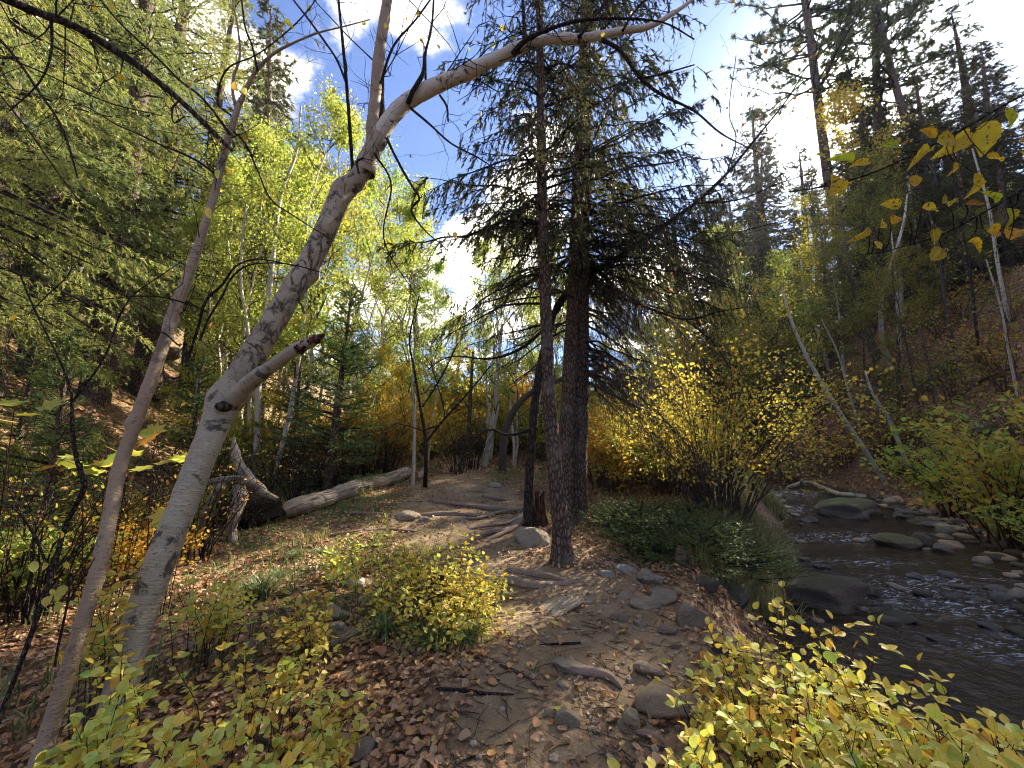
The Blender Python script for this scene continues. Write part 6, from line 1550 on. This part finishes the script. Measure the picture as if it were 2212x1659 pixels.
TUFT = [blades(230, .42, .95, .035, 1).mesh('blades', M['grass'], False), blades(150, .30, .9, .03, 2).mesh('blades', M['grass'], False), blades(120, .32, .8, .04, 3).mesh('blades', M['grass_dry'], False)]
for (u, v, s, k, lab) in [(560, 1290, 1.35, 0, 'large drooping green grass tuft in front of the old stump'), (600, 1250, 1.0, 1, 'smaller grass tuft behind the large drooping one'), (1217, 1222, .85, 1, 'bright grass tuft at the foot of the near spruce'),
                          (640, 1205, 1.0, 1, 'short grass patch right of the stump roots'), (690, 1195, .8, 1, 'grass patch farthest right near the stump'), (940, 1395, 1.2, 0, 'dark green grass under the front of the central bush'),
                          (1010, 1385, 1.0, 0, 'grass spilling out at the right foot of the central bush'), (830, 1370, 1.0, 0, 'grass under the left side of the central bush'), (530, 1440, .7, 1, 'small grass tuft among lower left leaves'), (290, 1300, 1.0, 1, 'grass behind the white birch foot')]:
    g = G(u, v); o = thing('grass_tuft', lab, 'grass tuft', g - np.array([0, 0, .02]), RNG.uniform(0, 6), s, 'grass tufts', TUFT[k])
def meadow():
    rng = np.random.default_rng(90)
    def strip(N, fx, mats, lab, nm, L=(.08, .2), wid=.004):
        x, y = fx(N); z = H(x, y); N = len(x)
        az = rng.uniform(0, 6.28, N); ln = rng.uniform(*L, N); h = np.stack([np.cos(az), np.sin(az), 0 * az], -1); s = np.stack([-np.sin(az), np.cos(az), 0 * az], -1)
        wd = wid * (1 + y / 6)
        b = np.stack([x, y, z - .01], -1); m = b + UP * (ln * .65)[:, None] + h * (ln * .15)[:, None]; e = b + UP * (ln * .85)[:, None] + h * (ln * .6)[:, None]
        V = np.stack([b - s * wd[:, None], b + s * wd[:, None], m + s * wd[:, None] * .7, m - s * wd[:, None] * .7, e], 1).reshape(-1, 3)
        mb = MB(); i = np.arange(N)[:, None] * 5
        mb.add(V, i + np.array([[0, 1, 2]])); mb.add(np.zeros((0, 3)), np.zeros((0, 3), int))
        mb.f[0] = np.concatenate([i + np.array([[0, 1, 2]]), i + np.array([[0, 2, 3]]), i + np.array([[3, 2, 4]])]); 
        mb.v, mb.f, mb.uv, mb.m = mb.v[:1], mb.f[:1], mb.uv[:1], mb.m[:1]
        ob(nm, mb.mesh(nm, M[mats], False), kind='stuff', label=lab, category='grass')
    def left(N):
        a = rng.uniform(-.95, -.10, N); q = 3.4 * (14 / 3.4) ** rng.random(N); x, y = q * np.sin(a), q * np.cos(a)
        n_ = fbm(np.stack([x, y, 0 * x], -1) * 1.1, 3, 95); k = (n_ > -.05 + .25 * rng.random(N)) & (np.abs(x - np.interp(y, TY, TX)) > 1.3); return x[k], y[k]
    strip(6000, left, 'grass', 'short green grass and herbs on the floor left of the trail', 'ground_grass')
    def leftd(N):
        a = rng.uniform(-.8, .1, N); q = 6 * (22 / 6) ** rng.random(N); x, y = q * np.sin(a), q * np.cos(a)
        n_ = fbm(np.stack([x, y, 0 * x], -1) * .7, 3, 98); k = (n_ > .02) & (np.abs(x - np.interp(y, TY, TX)) > .9); return x[k], y[k]
    strip(16000, leftd, 'grass_dry', 'dry tan grass in the clearing beyond the roots', 'dry_grass', (.1, .25))
    def bank(N):
        y = rng.uniform(4.8, 13, N); xl = np.interp(y, LY, LXL); x = xl - rng.uniform(.0, 1.9, N) ; 
        n_ = fbm(np.stack([x, y, 0 * x], -1) * 1.3, 2, 96); k = (n_ > -.15) & (x > np.interp(y, TY, TX) + 2.0); return x[k], y[k]
    strip(16000, bank, 'grass_dry', 'tall tan and green grass along the near stream bank', 'bank_grass', (.2, .5), .0035)
    def bankr(N):
        y = rng.uniform(5, 12, N); x = np.interp(y, LY, LXR) + rng.uniform(.6, 2.5, N); return x, y
    strip(7000, bankr, 'grass_dry', 'dry grass on the far stream bank', 'far_bank_grass', (.15, .4), .0035)
meadow()

# ------------------------------------------------------------------ logs, stumps, roots, sticks
def log(rows, label, cat, name, m, seed, n=80, sides=20, dz=.6, cap=True, a=.12, f=5, group=None, part=None, taper=True):
    """rows (u, v, width px): a log lying on the ground along these pixels"""
    q = []
    for (u, v, w) in rows:
        g = G(u, v); r_ = pxr(w, g); g[2] = float(H(g[0], g[1])) + r_ * dz; q.append([*g, r_])
    q = np.array(q); base = q[0, :3].copy(); c = spline(q, n); c[:, :3] -= base
    if taper:
        L_ = np.concatenate([[0], np.cumsum(np.linalg.norm(np.diff(c[:, :3], axis=0), axis=1))]); e_ = np.minimum(L_, L_[-1] - L_); c[:, 3] *= np.minimum(1, .25 + (e_ / (2.2 * c[:, 3].mean())) ** .6)
    mb = MB(); mb.tubes(c[None, :, :3], c[None, :, 3], sides, 0, ref=UP, disp=rough(seed, a, f), cap=cap)
    t = thing(name, label, cat, base, group=group, me=mb.mesh(name, M[m]))
    return t, c[:, :3], c[:, 3]
log([(600, 1126, 36), (640, 1113, 44), (700, 1096, 41), (770, 1068, 35), (830, 1052, 31), (885, 1030, 26)], 'pale barkless fallen log lying left of the trail', 'log', 'fallen_log', 'deadwood', 1, 160, 32, .9, True, .22, 3.5)
log([(905, 1040, 14), (920, 1010, 12), (905, 985, 8)], 'broken grey snag poking up at the far end of the fallen log', 'log', 'broken_snag', 'deadwood', 2, 30, 10, 1.2)
log([(1940, 735, 22), (1985, 715, 18), (2040, 690, 16)], 'dark fallen log with root end on the brown hillside', 'log', 'fallen_log', 'dead_twig', 3, 30, 10, 1.2)
log([(1700, 622, 7), (1800, 605, 9), (1900, 600, 9), (2000, 612, 8)], 'long thin pale log lying across the upper hillside', 'log', 'fallen_log', 'birch_far', 4, 40, 8, 2.5)
log([(1700, 1068, 8), (1745, 1062, 10), (1785, 1078, 12), (1815, 1092, 14), (1850, 1098, 16)], 'white curved driftwood branch on the stream rocks', 'driftwood', 'driftwood', 'birch', 5, 40, 10, 4.5)
log([(1690, 1082, 5), (1725, 1088, 6)], 'short white stick beside the curved driftwood', 'driftwood', 'driftwood', 'birch', 6, 10, 6, 2.0)
log([(985, 1395, 0.1), (990, 1395, .1)], 'thin stick half under the central bush', 'stick', 'stick', 'twig', 7, 4, 5) if False else None
log([(1165, 1397, 4), (1200, 1395, 5), (1245, 1392, 5), (1255, 1390, 4)], 'thin dark stick lying straight across the dirt trail', 'stick', 'stick', 'twig', 8, 24, 8, .9)
log([(1222, 1452, 14), (1250, 1458, 20), (1290, 1463, 22), (1320, 1472, 18), (1345, 1492, 12)], 'thick brown stick lying on the trail below the flat stone', 'stick', 'stick', 'root', 9, 40, 14, .7)
log([(1078, 1440, 5), (1120, 1458, 7), (1150, 1475, 5), (1180, 1495, 3)], 'slim brown twig among dead leaves left of the thick stick', 'stick', 'stick', 'twig_tan', 10, 24, 8, .9)
log([(940, 1490, 5), (1000, 1495, 8), (1050, 1502, 7), (1110, 1505, 4)], 'dark stick in the leaves at the lower left of the trail', 'stick', 'stick', 'twig', 11, 24, 8, .8)
log([(700, 1405, 14), (770, 1370, 20), (830, 1345, 22)], 'weathered root running into the left of the central bush', 'root', 'exposed_root', 'root', 12, 40, 12, .4)
log([(640, 1640, 10), (560, 1600, 14), (480, 1580, 12), (380, 1570, 8)], 'mossy rotten branch in the leaves right of the white birch foot', 'branch', 'rotten_branch', 'twig_tan', 13, 40, 10, .7)
log([(1470, 1660, 12), (1420, 1600, 16), (1370, 1585, 12)], 'dark curved root at the bottom right of the trail', 'root', 'exposed_root', 'root', 14, 30, 10, .5)
log([(1890, 1000, 20), (1960, 1030, 22), (2040, 1045, 18)], 'dark undercut log along the far stream bank', 'log', 'fallen_log', 'alder_bark', 15, 30, 10, 1.2)
ROOTS = [([(925, 1082, 8), (985, 1092, 12), (1050, 1100, 13), (1110, 1106, 14), (1135, 1112, 14)], 'long dark root crossing the clearing to the alder, farthest of all'),
         ([(845, 1112, 7), (905, 1116, 10), (965, 1112, 12), (1020, 1116, 10), (1070, 1116, 8)], 'pale-topped root crossing the sunny trail in the middle'),
         ([(755, 1108, 6), (820, 1112, 8), (880, 1118, 7), (920, 1120, 5)], 'thin root at the left of the sunny strip'),
         ([(1040, 1072, 5), (1065, 1078, 8), (1095, 1082, 6)], 'short root stub beyond the long dark root'),
         ([(1090, 1235, 14), (1130, 1240, 18), (1190, 1250, 14), (1240, 1262, 7)], 'worn root between the central bush and the near spruce'),
         ([(1060, 1255, 20), (1110, 1262, 24), (1160, 1270, 20), (1225, 1262, 12), (1260, 1258, 8)], 'broad polished root ridge in the sun before the broad flat rock'),
         ([(1290, 1218, 5), (1320, 1222, 9), (1350, 1240, 10), (1378, 1262, 8), (1392, 1280, 5)], 'sunlit root running down right of the near spruce'),
         ([(1310, 1205, 5), (1345, 1212, 9), (1385, 1235, 8), (1420, 1250, 5)], 'twisting root above the jagged pale rock'),
         ([(700, 1160, 5), (760, 1150, 8), (830, 1145, 7), (900, 1150, 5)], 'faint root across the leaves behind the central bush')]
for i, (rw, lab) in enumerate(ROOTS):
    log(rw, lab, 'root', 'exposed_root', 'root', 30 + i, 50, 12, .25, False, .4, 5, 'roots across the trail')

def stump(u, v, w, hpx, label, seed, m='rot'):
    g = G(u, v); r0 = pxr(w, g); h = pxr(hpx, g) * 2; n_, k = 26, 29
    rng = np.random.default_rng(seed); z = np.linspace(-.1, 1, n_); th = np.linspace(0, 2 * np.pi, k)
    Z, TH = np.meshgrid(z, th, indexing='ij'); top = .72 + .35 * np.abs(vnoise(np.stack([np.cos(TH) * 2.2, np.sin(TH) * 2.2, 0 * TH + seed], -1), seed)) * 2 + .10 * vnoise(np.stack([np.cos(TH) * 8, np.sin(TH) * 8, 0 * TH], -1), seed)
    Zz = Z * top; rr = r0 * (1 + .4 * np.exp(-np.maximum(Z, 0) / .15) - .12 * Z) * (1 + .25 * fbm(np.stack([np.cos(TH) * 1.6, np.sin(TH) * 1.6, Z], -1), 3, seed) + .12 * vnoise(np.stack([np.cos(TH) * 7, np.sin(TH) * 7, Z * .7], -1), seed))
    V = np.stack([np.cos(TH) * rr, np.sin(TH) * rr, Zz * h], -1)
    inner = V[-1] * np.array([.6, .6, 1]) - np.array([0, 0, h * .25]); Vall = np.vstack([V.reshape(-1, 3), inner, [[0, 0, h * .35]]])
    i = np.arange(n_ - 1)[:, None] * k + np.arange(k - 1)[None]; F = np.stack([i, i + 1, i + 1 + k, i + k], -1).reshape(-1, 4)
    a = (n_ - 1) * k + np.arange(k - 1); F = np.vstack([F, np.stack([a, a + 1, a + 1 + k, a + k], -1)])
    th_uv = np.stack([np.tile(th / 6.28, n_ + 1), np.zeros(k * (n_ + 1))], -1); uv = np.vstack([th_uv, [[0, 0]]]); uv[:n_ * k, 1] = (Zz * h).reshape(-1)
    mb = MB(); mb.add(Vall, F, uv)
    c = n_ * k + np.arange(k - 1); mb2 = np.stack([c, c + 1, np.full(k - 1, len(Vall) - 1)], -1); mb.f.append(mb2); mb.m.append(0)
    mesh_ = mb.mesh('stump', M[m])
    return thing('tree_stump', label, 'stump', g, rng.uniform(0, 6), 1.0, None, mesh_)
stump(1167, 1130, 26, 72, 'splintered reddish stump standing between the alder and the near spruce', 3)
stump(945, 1330, 40, 95, 'dark rotten stump hidden inside the central yellow bush', 5)
def rootplate():
    base = G(500, 1150); rng = np.random.default_rng(950)
    t = thing('old_root_stump', 'overturned dark stump with bleached white roots behind the leaning birch', 'stump', base)
    me = rock_mesh(955, 'sharp', 4); me.materials.append(M['rot_dark']); s = pxr(190, base)
    ob('stump_body', me, t, (.05, .35, s * .38), (0, 0, .5), (s * .95, s * .5, s * .66))
    Y0 = base[1]
    for rows in [[(515, 1050, .05, 30), (520, 1075, -.1, 36), (508, 1110, -.2, 30), (500, 1145, -.25, 26), (510, 1175, -.3, 20), (540, 1190, -.35, 10)],
                 [(490, 1045, .0, 18), (470, 1060, -.1, 26), (452, 1090, -.15, 22), (435, 1130, -.2, 16), (415, 1165, -.2, 8)],
                 [(505, 945, .35, 6), (508, 975, .3, 20), (520, 1010, .25, 26), (545, 1045, .2, 34), (570, 1065, .1, 22), (600, 1078, .1, 8)],
                 [(430, 1045, 0.1, 10), (470, 1038, 0, 18), (520, 1036, 0, 22), (560, 1050, .1, 18), (580, 1075, .1, 10)],
                 [(425, 1050, .1, 8), (418, 1080, .05, 12), (432, 1115, .0, 10)]]:
        mb = MB(); limb(mb, [(u, v, Y0 + dy, w) for (u, v, dy, w) in rows], 50, 16, rough(7, .35, 7), base); ob('root', mb.mesh('root', M['deadwood']), t)
    mb = MB(); n_ = 60; p = np.array([P(u, v, Y0 + d) for u, v, d in zip(rng.uniform(440, 600, n_), rng.uniform(1050, 1130, n_), rng.uniform(-.2, .2, n_))]) - base
    d = unit(rng.normal(0, 1, (n_, 3)) - UP * .4 - np.array([0, .5, 0])); L = rng.uniform(.1, .4, (n_, 1))
    mb.tubes(np.stack([p, p + d * L * .5, p + unit(d + rng.normal(0, .4, d.shape)) * L], 1), np.array([[.007, .005, .002]]), 4, 0); ob('rootlets', mb.mesh('rootlets', M['twig']), t, kind='stuff')
    thing_ = log([(330, 1092, 16), (400, 1080, 18), (470, 1095, 16)], 'dark half-buried log left of the overturned stump', 'log', 'rotten_log', 'alder_bark', 41, 40, 10, 1.0)
rootplate()
log([(150, 830, 12), (300, 770, 10), (420, 720, 8)], 'thin fallen pole leaning on the left slope', 'log', 'fallen_pole', 'dead_twig', 42, 30, 8, 2.0)
log([(60, 470, 8), (200, 620, 9), (330, 660, 8), (560, 760, 7)], 'long pale fallen trunk slanting down the left slope', 'log', 'fallen_pole', 'dead_twig', 43, 40, 8, 3.0)
# dark overhangs on the left slope
for i, (u, v, w, h, lab) in enumerate([(230, 705, 150, 70, 'dark overhanging rock ledge on the left slope'), (330, 765, 120, 46, 'low dark rock under the ledge on the left slope'), (60, 800, 120, 50, 'brown rock outcrop at the left edge of the slope')]):
    rock(u, v, w, h, 'sharp', 'stone_dark', lab, 'rock', seed=i + 1, name='rock_ledge', depth=.7)

for i, (u, v, w, du, dv) in enumerate([(1700, 900, 7, -40, 260), (1760, 930, 8, -70, 330), (1830, 860, 8, -30, 260), (2060, 760, 12, -60, 330), (2120, 800, 10, -40, 300), (2180, 700, 12, -80, 380), (1990, 900, 7, -60, 240), (1680, 980, 6, -30, 240),
                                     (1860, 930, 7, -90, 250), (2030, 940, 7, -40, 220), (2100, 650, 13, -50, 300), (1945, 760, 9, -20, 260), (1730, 800, 9, -20, 300), (1790, 700, 9, -25, 260), (2200, 860, 9, -70, 300)]):
    y0 = Yof(u, v)
    thin_tree('bare_sapling', [(u, v, y0, w), (u + du * .3, v - dv * .33, y0, w * .8), (u + du * .55, v - dv * .66, y0, w * .6), (u + du, v - dv, y0, w * .35)],
              ordlab('thin nearly leafless sapling on the brown hillside across the stream, {}')(sorted([1700, 1760, 1830, 2060, 2120, 2180, 1990, 1680, 1860, 2030, 2100, 1945, 1730, 1790, 2200]).index(u), 15), 'sapling', ['dead_twig', 'twig', 'birch_far'][i % 3], seed=60 + i, twigs=22, tw=1.5,
              leafm='leaf_hill', nl=120, ls=.10, group='bare saplings on the hillside', tm='dead_twig')
for i, (rows, lab) in enumerate([([(1780, 960, 6), (1860, 930, 8), (1950, 890, 7)], 'fallen grey pole low on the far hillside'), ([(2050, 880, 8), (2120, 830, 9), (2200, 800, 8)], 'fallen pole on the slope above the right-hand bushes'),
                                  ([(1650, 870, 5), (1720, 850, 6), (1800, 860, 5)], 'thin fallen stem on the slope above the golden willow'), ([(1980, 690, 8), (2080, 640, 9), (2170, 640, 7)], 'fallen trunk high on the brown hillside at right')]):
    log(rows, lab, 'log', 'fallen_pole', 'dead_twig', 70 + i, 30, 8, 2.0)
for i, (u, v, w, h, lab) in enumerate([(1900, 850, 70, 34, 'dark rock outcrop under the crooked birch'), (2080, 790, 90, 40, 'dark rock ledge on the right hillside'), (1800, 880, 60, 28, 'small dark outcrop on the hillside above the stream bend'), (1960, 985, 80, 30, 'undercut dark rock at the foot of the far hillside'),
                                    (2150, 930, 70, 34, 'dark rock half hidden behind the right-hand bushes')]):
    rock(u, v, w, h, 'sharp', 'stone_dark', lab, 'rock', seed=i, name='rock_outcrop', depth=.8)

def twig_litter():
    r = np.random.default_rng(99); N = 2600
    q = 1.5 * (14 / 1.5) ** r.random(N); a = r.uniform(-.95, .75, N); x, y = q * np.sin(a), q * np.cos(a)
    k = x < np.interp(y, LY, LXL) - .1; x, y = x[k], y[k]; N = len(x)
    th = r.uniform(0, 6.28, N); L = r.uniform(.02, .13, N) * r.uniform(.5, 1.6, N); b = r.normal(0, .18, N)
    def pt(s):
        px, py = x + np.cos(th + b * s) * L * s, y + np.sin(th + b * s) * L * s
        return np.stack([px, py, H(px, py) + .006 + r.uniform(0, .008, N)], -1)
    mb = MB(); mb.tubes(np.stack([pt(-1), pt(0), pt(1)], 1), (np.array([[.8, 1, .6]]) * r.uniform(.0012, .0042, N)[:, None]), 4, 0)
    ob('twig_litter', mb.mesh('twig_litter', M['twig_tan']), kind='stuff', label='small broken twigs scattered over the dirt and leaves', category='twigs')
twig_litter()

# ------------------------------------------------------------------ added haze volume standing in for lens flare near the sun
def veil():
    bmx = __import__('bmesh'); b = bmx.new(); bmx.ops.create_cube(b, size=1.0); me = bpy.data.meshes.new('veil'); b.to_mesh(me); b.free()
    o = ob('veil', me, None, (0, 0, 58), None, (840, 840, 130), kind='stuff', label='added pale haze in the air of the gorge', category='veil')
    m = bpy.data.materials.new('flare_veil'); m.use_nodes = True; n = m.node_tree.nodes; n.clear()
    v = n.new('ShaderNodeVolumePrincipled'); v.inputs['Color'].default_value = (.92, .95, 1, 1); v.inputs['Density'].default_value = .0004; v.inputs['Anisotropy'].default_value = .3
    q = n.new('ShaderNodeOutputMaterial'); m.node_tree.links.new(v.outputs[0], q.inputs[1]); me.materials.append(m)
veil()
